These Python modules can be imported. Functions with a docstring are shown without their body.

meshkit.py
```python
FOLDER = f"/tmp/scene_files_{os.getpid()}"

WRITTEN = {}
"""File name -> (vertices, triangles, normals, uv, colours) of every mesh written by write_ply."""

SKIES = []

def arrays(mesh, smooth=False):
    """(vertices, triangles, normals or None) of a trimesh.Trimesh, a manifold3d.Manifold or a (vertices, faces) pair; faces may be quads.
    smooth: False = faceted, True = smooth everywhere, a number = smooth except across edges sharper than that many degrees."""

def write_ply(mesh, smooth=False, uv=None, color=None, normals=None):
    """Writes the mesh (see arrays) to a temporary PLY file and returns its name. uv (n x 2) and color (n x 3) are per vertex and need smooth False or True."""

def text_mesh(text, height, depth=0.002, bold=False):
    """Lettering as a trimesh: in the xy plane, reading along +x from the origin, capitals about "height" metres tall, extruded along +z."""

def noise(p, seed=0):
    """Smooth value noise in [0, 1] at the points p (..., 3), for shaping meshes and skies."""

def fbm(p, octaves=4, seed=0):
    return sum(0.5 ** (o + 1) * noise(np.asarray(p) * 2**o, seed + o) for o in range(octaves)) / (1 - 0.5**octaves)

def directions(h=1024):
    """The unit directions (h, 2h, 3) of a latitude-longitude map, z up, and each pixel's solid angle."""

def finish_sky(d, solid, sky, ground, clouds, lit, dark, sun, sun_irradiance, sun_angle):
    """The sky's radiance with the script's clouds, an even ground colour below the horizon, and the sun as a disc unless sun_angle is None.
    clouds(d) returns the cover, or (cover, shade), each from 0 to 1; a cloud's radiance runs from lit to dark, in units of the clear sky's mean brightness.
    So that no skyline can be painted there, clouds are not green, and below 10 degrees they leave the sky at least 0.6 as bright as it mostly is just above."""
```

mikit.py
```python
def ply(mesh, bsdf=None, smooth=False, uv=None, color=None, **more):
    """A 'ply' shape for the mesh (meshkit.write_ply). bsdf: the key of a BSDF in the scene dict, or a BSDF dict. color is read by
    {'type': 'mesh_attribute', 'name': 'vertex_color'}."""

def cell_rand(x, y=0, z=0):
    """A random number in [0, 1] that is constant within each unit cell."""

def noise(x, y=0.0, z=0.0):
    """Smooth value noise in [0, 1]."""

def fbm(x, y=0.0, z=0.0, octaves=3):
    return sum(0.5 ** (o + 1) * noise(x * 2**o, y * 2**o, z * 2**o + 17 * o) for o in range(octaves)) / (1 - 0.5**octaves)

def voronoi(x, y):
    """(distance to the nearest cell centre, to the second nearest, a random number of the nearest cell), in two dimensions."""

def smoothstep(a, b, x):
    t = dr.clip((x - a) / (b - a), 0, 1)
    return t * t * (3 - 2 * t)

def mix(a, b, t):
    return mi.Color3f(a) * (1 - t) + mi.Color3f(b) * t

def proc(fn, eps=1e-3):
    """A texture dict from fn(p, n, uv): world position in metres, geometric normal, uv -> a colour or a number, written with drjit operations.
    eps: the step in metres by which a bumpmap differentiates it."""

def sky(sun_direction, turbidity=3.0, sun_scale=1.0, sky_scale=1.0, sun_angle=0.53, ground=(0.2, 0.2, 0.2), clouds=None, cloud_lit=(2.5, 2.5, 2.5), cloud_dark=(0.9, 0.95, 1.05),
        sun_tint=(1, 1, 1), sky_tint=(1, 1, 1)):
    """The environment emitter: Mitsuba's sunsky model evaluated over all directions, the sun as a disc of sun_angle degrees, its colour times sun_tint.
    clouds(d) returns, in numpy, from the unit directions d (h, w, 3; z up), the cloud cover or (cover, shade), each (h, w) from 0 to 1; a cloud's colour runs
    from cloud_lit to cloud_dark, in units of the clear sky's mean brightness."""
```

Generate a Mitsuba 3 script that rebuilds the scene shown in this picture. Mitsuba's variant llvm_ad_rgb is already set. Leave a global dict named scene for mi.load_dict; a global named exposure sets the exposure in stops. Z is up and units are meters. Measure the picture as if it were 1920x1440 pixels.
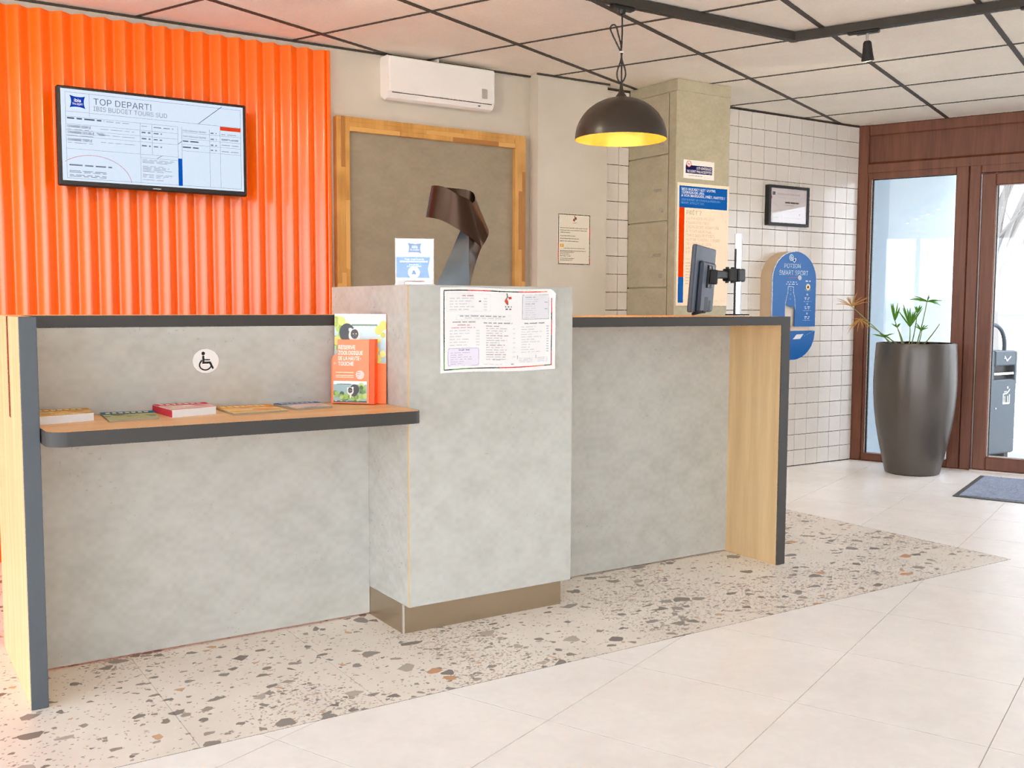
import math, random
import numpy as np, trimesh, manifold3d, shapely
from shapely import affinity
from shapely.geometry import Polygon, box as sbox, Point, LineString, MultiPolygon
import drjit as dr
import mitsuba as mi
import mikit, meshkit
from mikit import noise, fbm, voronoi, cell_rand, smoothstep, mix

scene, labels = {}, {}

# ------------------------------------------------------------------ camera, sky, exposure
H = 1.08                                        # camera height
F, PITCH, ROLL, YAW, YAW_ROOM = 1891.9, 0.0776, 0.0035, math.radians(57.1), math.radians(34.6)


def axes(yaw):
    X = np.array([math.sin(yaw), 0, math.cos(yaw)]); Y = np.array([-math.cos(yaw), 0, math.sin(yaw)]); Z = np.array([0, -1, 0.0])
    cp, sp, cr, sr = math.cos(PITCH), math.sin(PITCH), math.cos(ROLL), math.sin(ROLL)
    M = np.array([[cr, -sr, 0], [sr, cr, 0], [0, 0, 1]]) @ np.array([[1, 0, 0], [0, cp, -sp], [0, sp, cp]])
    return np.array([M @ X, M @ Y, M @ Z])


RA = axes(YAW)
CAM = np.eye(4)
CAM[:3, 0], CAM[:3, 1], CAM[:3, 2], CAM[:3, 3] = -RA[:, 0], -RA[:, 1], RA[:, 2], [0, 0, H]
scene['camera'] = {'type': 'perspective', 'fov': math.degrees(2 * math.atan(960 / F)), 'fov_axis': 'x', 'near_clip': 0.05, 'far_clip': 300.0,
                   'to_world': mi.ScalarTransform4f(CAM.tolist())}
scene['sky'] = mikit.sky((-0.3, -0.5, 0.9), turbidity=3.5, sun_scale=0.0, sky_scale=1.0, ground=(0.45, 0.45, 0.43),
                         clouds=lambda d: 0.75 + 0 * d[..., 0], cloud_lit=(1.23, 1.25, 1.28), cloud_dark=(1, 1, 1), sky_tint=(0.96, 1.0, 1.06))
exposure = 5.1

# ------------------------------------------------------------------ helpers
def c(r, g, b):
    v = np.array([r, g, b]) / 255.0
    return tuple(float(x) for x in np.where(v <= 0.04045, v / 12.92, ((v + 0.055) / 1.055) ** 2.4))


def numbered(key):
    if key not in scene and key not in labels and not any(k.startswith(key + '__') for k in scene):
        return key
    i = 1
    while f'{key}_{i:03d}' in scene or f'{key}_{i:03d}' in labels:
        i += 1
    return f'{key}_{i:03d}'


def thing(name, label, cat, group=None):
    key = numbered(name)
    labels[key] = {'label': label, 'category': cat}
    if group:
        labels[key]['group'] = group
    return key


COUNT = {}


def ply(mesh, bsdf, **kw):
    return mikit.ply(mesh, None if bsdf is None else 'material_' + bsdf, **kw)


def part(parent, name, mesh, bsdf, smooth=False, label=None, stuff=False, **kw):
    base = f'{parent}__{name}'
    n = COUNT.get(base, 0); COUNT[base] = n + 1
    key = base if n == 0 else f'{base}_{n:03d}'
    scene[key] = mesh if isinstance(mesh, dict) else ply(mesh, bsdf, smooth=smooth, **kw)
    if label or stuff:
        labels[key] = {}
        if label: labels[key]['label'] = label
        if stuff: labels[key]['kind'] = 'stuff'
    return key


def single(name, mesh, bsdf, label, cat, group=None, smooth=False, **kw):
    key = thing(name, label, cat, group)
    scene[key] = ply(mesh, bsdf, smooth=smooth, **kw)
    return key


def struct(name, mesh, bsdf, label, smooth=False):
    labels[name] = {'kind': 'structure', 'label': label}
    if mesh is not None:
        scene[name] = ply(mesh, bsdf, smooth=smooth)
    return name


TM = trimesh.Trimesh


def bx(x0, x1, y0, y1, z0, z1, b=0.0):
    x0, x1 = min(x0, x1), max(x0, x1); y0, y1 = min(y0, y1), max(y0, y1); z0, z1 = min(z0, z1), max(z0, z1)
    if b <= 0:
        m = trimesh.creation.box(extents=(x1 - x0, y1 - y0, z1 - z0)); m.apply_translation(((x0 + x1) / 2, (y0 + y1) / 2, (z0 + z1) / 2)); return m
    b = min(b, 0.49 * min(x1 - x0, y1 - y0, z1 - z0))
    pts = []
    for sx in (0, 1):
        for sy in (0, 1):
            for sz in (0, 1):
                p = np.array([[x0, x1][sx], [y0, y1][sy], [z0, z1][sz]]); q = np.array([1 - 2 * sx, 1 - 2 * sy, 1 - 2 * sz]) * b
                for k in range(3):
                    r = p + q; r[k] = p[k]; pts.append(r)
    return TM(pts, process=False).convex_hull


def cat(*ms):
    return trimesh.util.concatenate([m for m in ms])


def frame_matrix(o, U, V):
    U = np.array(U, float) / np.linalg.norm(U); V = np.array(V, float); V = V - U * (U @ V); V /= np.linalg.norm(V)
    m = np.eye(4); m[:3, 0], m[:3, 1], m[:3, 2], m[:3, 3] = U, V, np.cross(U, V), o
    return m


def extrude(poly, depth, o=(0, 0, 0), U=(1, 0, 0), V=(0, 1, 0)):
    """poly in the plane (U, V) at o, extruded by depth along U x V"""
    ms = [trimesh.creation.extrude_polygon(g, abs(depth), engine='earcut') for g in getattr(poly, 'geoms', [poly]) if g.geom_type == 'Polygon']
    m = cat(*ms)
    if depth < 0:
        m.apply_translation((0, 0, depth))
    m.apply_transform(frame_matrix(o, U, V))
    return m


def lathe(profile, sections=48):
    prof = np.array(profile, float)
    a = np.arange(sections) * 2 * math.pi / sections
    n = len(prof)
    v = np.stack([prof[None, :, 0] * np.cos(a)[:, None], prof[None, :, 0] * np.sin(a)[:, None], np.broadcast_to(prof[None, :, 1], (sections, n))], -1).reshape(-1, 3)
    f = []
    for i in range(sections):
        j = (i + 1) % sections
        for k in range(n - 1):
            p, q, r, s = i * n + k, j * n + k, j * n + k + 1, i * n + k + 1
            f += [[p, q, r], [p, r, s]]
    m = TM(v, f, process=False)
    m.merge_vertices(); m.update_faces(m.nondegenerate_faces()); m.remove_unreferenced_vertices()
    return m


def moved(m, p):
    m = m.copy(); m.apply_translation(p); return m


def tube(points, r, sides=10, cap=True):
    p = np.array(points, float); r = np.broadcast_to(np.array(r, float), (len(p),))
    t = np.gradient(p, axis=0); t /= np.linalg.norm(t, axis=1, keepdims=True) + 1e-12
    a = np.cross(t[0], [0, 0, 1.0] if abs(t[0][2]) < 0.9 else [1.0, 0, 0]); a /= np.linalg.norm(a)
    V = []
    for i in range(len(p)):
        a = a - t[i] * (a @ t[i]); a /= np.linalg.norm(a); b = np.cross(t[i], a)
        for k in range(sides):
            th = 2 * math.pi * k / sides
            V.append(p[i] + r[i] * (math.cos(th) * a + math.sin(th) * b))
    f = []
    for i in range(len(p) - 1):
        for k in range(sides):
            k2 = (k + 1) % sides
            f += [[i * sides + k, i * sides + k2, (i + 1) * sides + k2], [i * sides + k, (i + 1) * sides + k2, (i + 1) * sides + k]]
    if cap:
        V += [p[0], p[-1]]; n = len(V)
        for k in range(sides):
            k2 = (k + 1) % sides
            f += [[n - 2, k2, k], [n - 1, (len(p) - 1) * sides + k, (len(p) - 1) * sides + k2]]
    return TM(np.array(V), f, process=False)


def spline(pts, n=40):
    from scipy.interpolate import CubicSpline
    p = np.array(pts, float); s = np.r_[0, np.cumsum(np.linalg.norm(np.diff(p, axis=0), axis=1))]
    return CubicSpline(s, p)(np.linspace(0, s[-1], n))


def sheet(rows, t=0.002):
    """a curved plate from a grid of points rows[i][j]; given thickness t"""
    g = np.array(rows, float); a, b = g.shape[:2]
    du = np.gradient(g, axis=0); dv = np.gradient(g, axis=1); n = np.cross(du, dv); n /= np.linalg.norm(n, axis=2, keepdims=True) + 1e-12
    top, bot = (g + n * t / 2).reshape(-1, 3), (g - n * t / 2).reshape(-1, 3); N = a * b; f = []
    for i in range(a - 1):
        for j in range(b - 1):
            p, q, r, s = i * b + j, (i + 1) * b + j, (i + 1) * b + j + 1, i * b + j + 1
            f += [[p, q, r], [p, r, s], [N + p, N + r, N + q], [N + p, N + s, N + r]]
    rim = [i * b for i in range(a)] + [(a - 1) * b + j for j in range(1, b)] + [i * b + b - 1 for i in range(a - 2, -1, -1)] + [j for j in range(b - 2, 0, -1)]
    for k in range(len(rim)):
        p, q = rim[k], rim[(k + 1) % len(rim)]
        f += [[p, N + p, N + q], [p, N + q, q]]
    return TM(np.vstack([top, bot]), f, process=False)


# room frame (ceiling grid, floor tiles, entrance): turned by 22.5 degrees against the desk frame
MR = axes(YAW_ROOM) @ RA.T
def desk(p):                                    # room coordinates -> world (desk) coordinates
    return np.asarray(p, float) @ MR
def turned(m):
    m = m.copy(); m.vertices = m.vertices @ MR; return m
def rbx(*a):
    return turned(bx(*a))

_TEXT = {}
def text2d(s, bold=False):
    """flat lettering: (n x 2 vertices, faces), capitals 1 high, starting at x = 0"""
    if (s, bold) not in _TEXT:
        m = meshkit.text_mesh(s, 1.0, 0.1, bold); keep = m.face_normals[:, 2] > 0.9
        k = TM(m.vertices, m.faces[keep], process=False); k.remove_unreferenced_vertices()
        v = np.array(k.vertices)[:, :2]; _TEXT[(s, bold)] = (v, np.array(k.faces))
    return _TEXT[(s, bold)]


class Print:
    """flat print on a sheet: coloured shapes in the plane (U, V) at o, each layer 0.12 mm in front of the last"""
    def __init__(self, o, U, V, w=1.0, h=1.0, off=0.0004, warp=None):
        self.m = frame_matrix(o, U, V); self.w, self.h, self.off, self.warp = w, h, off, warp
        self.V, self.F, self.C, self.n = [], [], [], 0
    def add(self, v, f, col, layer=0):
        v = np.asarray(v, float)
        q = np.c_[v * [self.w, self.h], np.full(len(v), self.off + layer * 0.00012)]
        if self.warp: q = self.warp(q)
        self.V.append(q); self.F.append(np.asarray(f) + self.n); self.C.append(np.broadcast_to(c(*col), (len(v), 3))); self.n += len(v)
    def poly(self, g, col, layer=0):
        for p in getattr(g, 'geoms', [g]):
            if p.is_empty or p.geom_type != 'Polygon': continue
            v, f = trimesh.creation.triangulate_polygon(p, engine='earcut')
            if not len(f): continue
            a, b_, d_ = v[f[0]]
            if (b_[0] - a[0]) * (d_[1] - a[1]) - (b_[1] - a[1]) * (d_[0] - a[0]) < 0: f = f[:, ::-1]
            self.add(v, f, col, layer)
    def rect(self, x0, y0, x1, y1, col, layer=0):
        if self.warp and (x1 - x0) > .05 and (y1 - y0) > .05:
            for i in range(8):
                for j in range(8):
                    a, b_ = x0 + (x1 - x0) * i / 8, y0 + (y1 - y0) * j / 8
                    self.add([[a, b_], [a + (x1 - x0) / 8, b_], [a + (x1 - x0) / 8, b_ + (y1 - y0) / 8], [a, b_ + (y1 - y0) / 8]], [[0, 1, 2], [0, 2, 3]], col, layer)
            return
        self.add([[x0, y0], [x1, y0], [x1, y1], [x0, y1]], [[0, 1, 2], [0, 2, 3]], col, layer)
    def line(self, pts, t, col, layer=1):        # t in metres
        s = affinity.scale(LineString(pts), self.w, self.h, origin=(0, 0)).buffer(t / 2, cap_style=2, join_style=2)
        self.poly(affinity.scale(s, 1 / self.w, 1 / self.h, origin=(0, 0)), col, layer)
    def box(self, x0, y0, x1, y1, t, col, layer=1, r=0):
        g = affinity.scale(sbox(x0, y0, x1, y1), self.w, self.h, origin=(0, 0))
        if r: g = g.buffer(-r).buffer(r)
        g = g.difference(g.buffer(-t)); self.poly(affinity.scale(g, 1 / self.w, 1 / self.h, origin=(0, 0)), col, layer)
    def disc(self, x, y, r, col, layer=1, inner=0):   # r in metres
        g = Point(x * self.w, y * self.h).buffer(r, 12)
        if inner: g = g.difference(Point(x * self.w, y * self.h).buffer(inner, 12))
        self.poly(affinity.scale(g, 1 / self.w, 1 / self.h, origin=(0, 0)), col, layer)
    def text(self, s, x, y, h, col, layer=2, bold=False, width=None, align='l'):
        """capitals h high (in the sheet's units), optionally squeezed to a given width"""
        v, f = text2d(s, bold); v = v * [h * self.h / self.w, h]; w = v[:, 0].max()
        if width: v = v * [width / w, 1]; w = width
        self.add(v + [x - (w / 2 if align == 'c' else w if align == 'r' else 0), y], f, col, layer)
    def greek(self, x, y, w, h, col, rng, layer=1, lo=0.02, hi=0.07, fill=1.0):
        """a line of print too small to read: word-long dashes"""
        q, end = x, x + w * fill
        while q < end:
            k = min(rng.uniform(lo, hi), end - q)
            self.rect(q, y, q + k, y + h, col, layer); q += k + 0.012
    def mesh(self):
        v = np.vstack(self.V); v = np.c_[v, np.ones(len(v))] @ self.m.T
        return (v[:, :3], np.vstack(self.F)), np.vstack(self.C)
    def build(self, parent, name='print', bsdf='print_ink'):
        m, col = self.mesh()
        return part(parent, name, m, bsdf, color=col)

# ------------------------------------------------------------------ materials
def rgb(col): return {'type': 'rgb', 'value': list(col)}
def two(b): return {'type': 'twosided', 'bsdf': b}
def pri(col, rough=0.5, metal=0.0, spec=0.5, **k):
    return two({'type': 'principled', 'base_color': col if isinstance(col, dict) else rgb(col), 'roughness': rough, 'metallic': metal, 'specular': spec, **k})
def dif(col): return two({'type': 'diffuse', 'reflectance': rgb(col)})


def concrete_fn(lo, hi, k=1.0):
    def fn(p, n, uv):
        x, y, z = p.x * k, p.y * k, p.z * k
        a = fbm(x * 4, y * 4, z * 4, 3); b = noise(x * 17 + 5, y * 17, z * 17); d = noise(x * 60, y * 60, z * 60)
        s = noise(x * 150, y * 150, z * 110); pit = smoothstep(0.86, 0.93, s) * smoothstep(0.5, 0.7, noise(x * 9, y * 9 + 3, z * 9))
        t = dr.clip(0.5 + 0.5 * (a - 0.5) + 0.35 * (b - 0.5) + 0.35 * (d - 0.5), 0, 1)
        return mix(lo, hi, t) * (1 - 0.22 * pit)
    return fn


def oak_fn(lo, hi, ax):
    def fn(p, n, uv):
        g = {'x': p.x, 'y': p.y, 'z': p.z}[ax]; o = [q for a, q in (('x', p.x), ('y', p.y), ('z', p.z)) if a != ax]
        w = 0.6 * noise(g * 1.5, o[0] * 5, o[1] * 5)
        a = fbm(g * 2.2 + w, o[0] * 34 + w, o[1] * 34, 3); s = noise(g * 14, o[0] * 260, o[1] * 260)
        cath = 0.5 + 0.5 * dr.sin(55 * (o[0] + o[1]) + 5 * noise(g * 1.6, o[0] * 6, o[1] * 6))
        return mix(lo, hi, dr.clip(0.5 + 0.8 * (a - 0.5) + 0.10 * (cath - 0.5) + 0.28 * (s - 0.5), 0, 1))
    return fn


def frame_wood_fn(p, n, uv):
    u = p.x * MR[1][0] + p.y * MR[1][1]
    a = fbm(u * 40, p.z * 3, p.x * 3, 3); s = noise(u * 160, p.z * 9, 0)
    return mix(c(98, 54, 36), c(132, 80, 56), dr.clip(0.5 + 0.9 * (a - 0.5) + 0.3 * (s - 0.5), 0, 1))


def terrazzo_fn(p, n, uv):
    col = mix(c(220, 213, 202), c(234, 228, 218), fbm(p.x * 6, p.y * 6, 0, 3))
    def layer(col, k, dens, gap, seed, soft, tones):
        ang = 0.7 * seed
        x = p.x * k + 0.28 * (noise(p.x * k * 1.7, p.y * k * 1.7, seed) - 0.5); y = p.y * k * 1.25 + 0.28 * (noise(p.x * k * 1.7, p.y * k * 1.7, seed + 9) - 0.5)
        xr, yr = x * math.cos(ang) + y * math.sin(ang), y * math.cos(ang) - x * math.sin(ang)
        d1, d2, w = voronoi(xr + 31 * seed, yr - 17 * seed)
        w2 = noise(w * 9731.0, seed)
        on = smoothstep(gap, gap + soft, d2 - d1) * dr.select(w < dens, 1.0, 0.0)
        t = dr.select(w2 < 0.68, mix(tones[0], tones[1], w2 * 1.5), dr.select(w2 < 0.76, mi.Color3f(tones[2]), mi.Color3f(tones[3])))
        return mix(col, t, on)
    patch = smoothstep(0.42, 0.66, noise(p.x * 3.1, p.y * 3.1, 8))
    col = layer(col, 150.0, 0.06 + 0.2 * patch, 0.10, 3, 0.1, (c(150, 140, 130), c(175, 165, 155), c(200, 180, 160), c(235, 228, 218)))
    col = layer(col, 66.0, 0.03 + 0.09 * patch, 0.12, 2, 0.06, (c(128, 120, 112), c(160, 150, 140), c(200, 172, 146), c(170, 160, 150)))
    dens = 0.035 + 0.05 * noise(p.x * 2.3, p.y * 2.3, 4)
    col = layer(col, 34.0, dens * .8, 0.15, 4, 0.05, (c(120, 114, 108), c(152, 144, 136), c(200, 166, 134), c(160, 150, 140)))
    return layer(col, 19.0, dens * 1.2, 0.15, 1, 0.04, (c(120, 114, 108), c(152, 144, 136), c(196, 150, 112), c(178, 170, 160)))


def floor_fn(p, n, uv):
    a = fbm(p.x * 2.2, p.y * 2.2, 1, 3); b = noise(p.x * 14, p.y * 14, 5); d = noise(p.x * 55, p.y * 55, 2)
    return mix(c(231, 228, 224), c(242, 240, 236), dr.clip(0.5 + (a - 0.5) + 0.4 * (b - 0.5) + 0.3 * (d - 0.5), 0, 1))


def mat_fn(p, n, uv):
    a = noise(p.x * 260, p.y * 260, 1); b = noise(p.x * 40, p.y * 160, 1)
    return mix(c(112, 124, 146), c(164, 175, 194), dr.clip(0.5 + 0.9 * (a - 0.5) + 0.6 * (b - 0.5), 0, 1))


def block_wood_fn(p, n, uv):
    a = fbm(p.x * 90, p.y * 30, p.z * 5, 3); s = noise(p.x * 16, p.z * 16, 3)
    return mix(c(178, 122, 52), c(222, 170, 92), dr.clip(0.5 + 0.7 * (a - 0.5) + 0.5 * (s - 0.5), 0, 1))


def ceil_fn(p, n, uv):
    return mix(c(230, 222, 208), c(240, 233, 220), noise(p.x * 140, p.y * 140, 0) * 0.6 + 0.4 * noise(p.x * 9, p.y * 9, 3))


def paint_fn(p, n, uv):
    return mix(c(206, 198, 182), c(217, 210, 196), fbm(p.x * 5, p.y * 5, p.z * 5, 3))


class Materials(dict):
    def __setitem__(self, k, v): scene['material_' + k] = v
B = Materials()
B['concrete'] = pri(mikit.proc(concrete_fn(c(175, 173, 163), c(199, 198, 189))), 0.5, spec=0.3)
B['concrete_board'] = pri(mikit.proc(concrete_fn(c(144, 133, 111), c(166, 154, 131), 1.1)), 0.6, spec=0.3)
B['concrete_cabinet'] = pri(mikit.proc(concrete_fn(c(166, 157, 130), c(189, 180, 154), 1.2)), 0.55, spec=0.3)
B['oak'] = pri(mikit.proc(oak_fn(c(199, 164, 117), c(224, 193, 146), 'z')), 0.45, spec=0.3)
B['oak_shelf'] = pri(mikit.proc(oak_fn(c(196, 148, 98), c(226, 182, 130), 'x')), 0.4, spec=0.35)
B['block_wood'] = pri(mikit.proc(block_wood_fn), 0.45)
B['block_wood_dark'] = pri(c(172, 116, 52), 0.45)
B['block_wood_light'] = pri(c(216, 166, 92), 0.45)
B['frame_wood'] = pri(mikit.proc(frame_wood_fn), 0.42)
B['terrazzo'] = pri(mikit.proc(terrazzo_fn), 0.4, spec=0.4)
B['floor_tile'] = pri(mikit.proc(floor_fn), 0.33, spec=0.5)
B['dark_joint'] = dif(c(110, 106, 102))
B['mat_fibre'] = pri(mikit.proc(mat_fn), 0.95, spec=0.1)
B['ceiling_tile'] = dif(c(224, 216, 206)) if False else two({'type': 'diffuse', 'reflectance': mikit.proc(ceil_fn)})
B['paint'] = two({'type': 'diffuse', 'reflectance': mikit.proc(paint_fn)})
B['joint'] = dif(c(196, 190, 183))
B['grout'] = dif(c(74, 64, 56))
B['glazed'] = pri(c(226, 219, 210), 0.16, spec=0.5)
B['anthracite'] = pri(c(58, 55, 51), 0.45)
B['anthracite_blue'] = pri(c(76, 82, 86), 0.42)
B['orange'] = pri(c(249, 110, 6), 0.25, spec=0.75, clearcoat=0.5, clearcoat_gloss=0.8)
B['black'] = pri(c(30, 29, 28), 0.45)
B['black_matt'] = pri(c(38, 36, 33), 0.7)
B['bar_dark'] = pri(c(62, 56, 48), 0.6)
B['plastic_white'] = pri(c(236, 234, 228), 0.35)
B['paper'] = dif(c(240, 238, 234))
B['white_wall'] = dif(c(226, 224, 220))
B['print_ink'] = two({'type': 'diffuse', 'reflectance': {'type': 'mesh_attribute', 'name': 'vertex_color'}})
B['glossy_ink'] = two({'type': 'principled', 'base_color': {'type': 'mesh_attribute', 'name': 'vertex_color'}, 'roughness': 0.3, 'specular': 0.5})
B['steel'] = pri(c(178, 160, 136), 0.33, metal=0.85)
B['steel_edge'] = pri(c(225, 220, 214), 0.3, metal=0.7)
B['chrome'] = pri(c(225, 225, 228), 0.14, metal=1.0)
B['aluminium'] = pri(c(200, 200, 200), 0.28, metal=0.7)
B['bronze'] = pri(c(74, 54, 41), 0.26, metal=0.85)
B['bronze_blue'] = pri(c(104, 112, 116), 0.34, metal=0.6)
B['dome_black'] = pri(c(54, 46, 38), 0.36)
B['gold'] = pri(c(252, 196, 92), 0.28, metal=0.5)
B['leaf_light'] = two({'type': 'diffuse', 'reflectance': rgb(c(196, 214, 104))})
B['glass'] = {'type': 'thindielectric', 'int_ior': 1.5}
B['acrylic'] = {'type': 'thindielectric', 'int_ior': 1.45}
B['bin_grey'] = pri(c(72, 84, 92), 0.45)
B['planter_grey'] = pri(c(94, 88, 82), 0.3, metal=0.5, spec=0.6)
B['bark_grey'] = dif(c(150, 146, 142))
B['outside_wall'] = dif(c(176, 186, 189))
B['outside_pier'] = dif(c(160, 174, 182))
B['magazine_edge'] = dif(c(168, 158, 136))
B['soil'] = dif(c(60, 44, 34))
B['leaf_green'] = two({'type': 'diffuse', 'reflectance': rgb(c(96, 148, 58))})
B['leaf_dry'] = two({'type': 'diffuse', 'reflectance': rgb(c(196, 148, 84))})
B['stem_green'] = two({'type': 'diffuse', 'reflectance': rgb(c(142, 158, 104))})
B['niche_beige'] = dif(c(240, 226, 212))
B['blue'] = pri(c(4, 94, 170), 0.35)
B['tan_side'] = pri(c(206, 180, 150), 0.5)
B['screen_grey'] = pri(c(66, 75, 90), 0.4)
B['pavement'] = dif(c(205, 204, 200))
B['brown_slot'] = pri(c(112, 52, 28), 0.6)
B['orange_card'] = pri(c(250, 120, 52), 0.5)
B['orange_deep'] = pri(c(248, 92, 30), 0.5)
B['pages'] = dif(c(228, 228, 226))

# ------------------------------------------------------------------ room shell
ZC = 2.327; YW = 4.665; XC = 5.87
RX = 7.208                                                      # entrance wall, room coordinates
corner = np.array([XC, YW]); away = MR[1][:2] * -1             # along the entrance wall, away from the corner
tt = (YW + 5.2) / -away[1]
far = corner + away * tt
ROOM = Polygon([(-3, YW), (XC, YW), tuple(far), (-3, -5.2)])

struct('floor', extrude(ROOM.buffer(0.25, join_style=2), -0.06, (0, 0, -0.0022)), 'joint', 'pale stone tiled lobby floor with a speckled terrazzo field around the desk')
TERR = sbox(-3, 2.418, 4.12, YW)
part('floor', 'terrazzo_joint', extrude(TERR.buffer(.0022, join_style=2).difference(TERR.buffer(-.0008, join_style=2)), .0045, (0, 0, -.005)), 'dark_joint', label='thin dark joint around the terrazzo')
rng = random.Random(4)
g = 0.0014
visible = Polygon([(-0.4, 1.0), (1.5, 0.2), (6.0, -0.3), (9.5, 2.0), (XC, YW), (-0.4, YW)])
outer = []
for i in range(-16, 28):
    for j in range(-22, 18):
        x0, y0 = 2.650 + 0.488 * i, 0.398 + 0.488 * j
        q = Polygon(desk(np.array([[x0 + g, y0 + g, 0], [x0 + .488 - g, y0 + g, 0], [x0 + .488 - g, y0 + .488 - g, 0], [x0 + g, y0 + .488 - g, 0]]))[:, :2])
        q = q.intersection(ROOM).difference(TERR.buffer(.0024, join_style=2))
        if q.is_empty or q.area < 2e-4: continue
        m = extrude(q, 0.005, (0, 0, -0.005))
        if q.intersects(visible): part('floor', 'tile', m, 'floor_tile')
        else: outer.append(m)
part('floor', 'outer_tile', cat(*outer), 'floor_tile', stuff=True)
for i in range(-7, 9):
    for j in range(3):
        q = sbox(0.163 + .498 * i + g / 2, 2.418 + .98 * j + g / 2, 0.163 + .498 * (i + 1) - g / 2, 2.418 + .98 * (j + 1) - g / 2).intersection(TERR.buffer(-g / 2))
        if q.is_empty or q.area < 2e-4: continue
        part('floor', 'terrazzo_tile', extrude(q, 0.005, (0, 0, -0.005)), 'terrazzo')

struct('ceiling', extrude(ROOM.buffer(0.25, join_style=2), 0.1, (0, 0, ZC + .02)), 'ceiling_tile', 'suspended ceiling of square off-white tiles in a dark metal grid')
PX, PY, CX0, CY0 = 0.6545, 0.6480, 4.731, 2.137
seen = Polygon([(0, 2.2), (2.0, 1.2), (8.5, 0.6), (XC, YW), (-0.2, YW)])
outer = []
INNER = ROOM
for i in range(-14, 14):
    for j in range(-14, 12):
        x0, y0 = CX0 + PX * i, CY0 + PY * j
        q = Polygon(desk(np.array([[x0 + .004, y0 + .004, 0], [x0 + PX - .004, y0 + .004, 0], [x0 + PX - .004, y0 + PY - .004, 0], [x0 + .004, y0 + PY - .004, 0]]))[:, :2]).intersection(INNER)
        if q.is_empty or q.area < 1e-3: continue
        m = extrude(q, 0.012, (0, 0, ZC))
        if q.intersects(seen): part('ceiling', 'tile', m, 'ceiling_tile')
        else: outer.append(m)
part('ceiling', 'outer_tile', cat(*outer), 'ceiling_tile', stuff=True)
for j in range(-14, 12):
    y = CY0 + PY * j
    L = LineString(desk(np.array([[-12, y, 0], [14, y, 0]]))[:, :2]).intersection(INNER)
    if L.is_empty: continue
    m = extrude(L.buffer(0.0115, cap_style=2), 0.022, (0, 0, ZC - .004)); part('ceiling', 'grid_bar', m, 'bar_dark')
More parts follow.
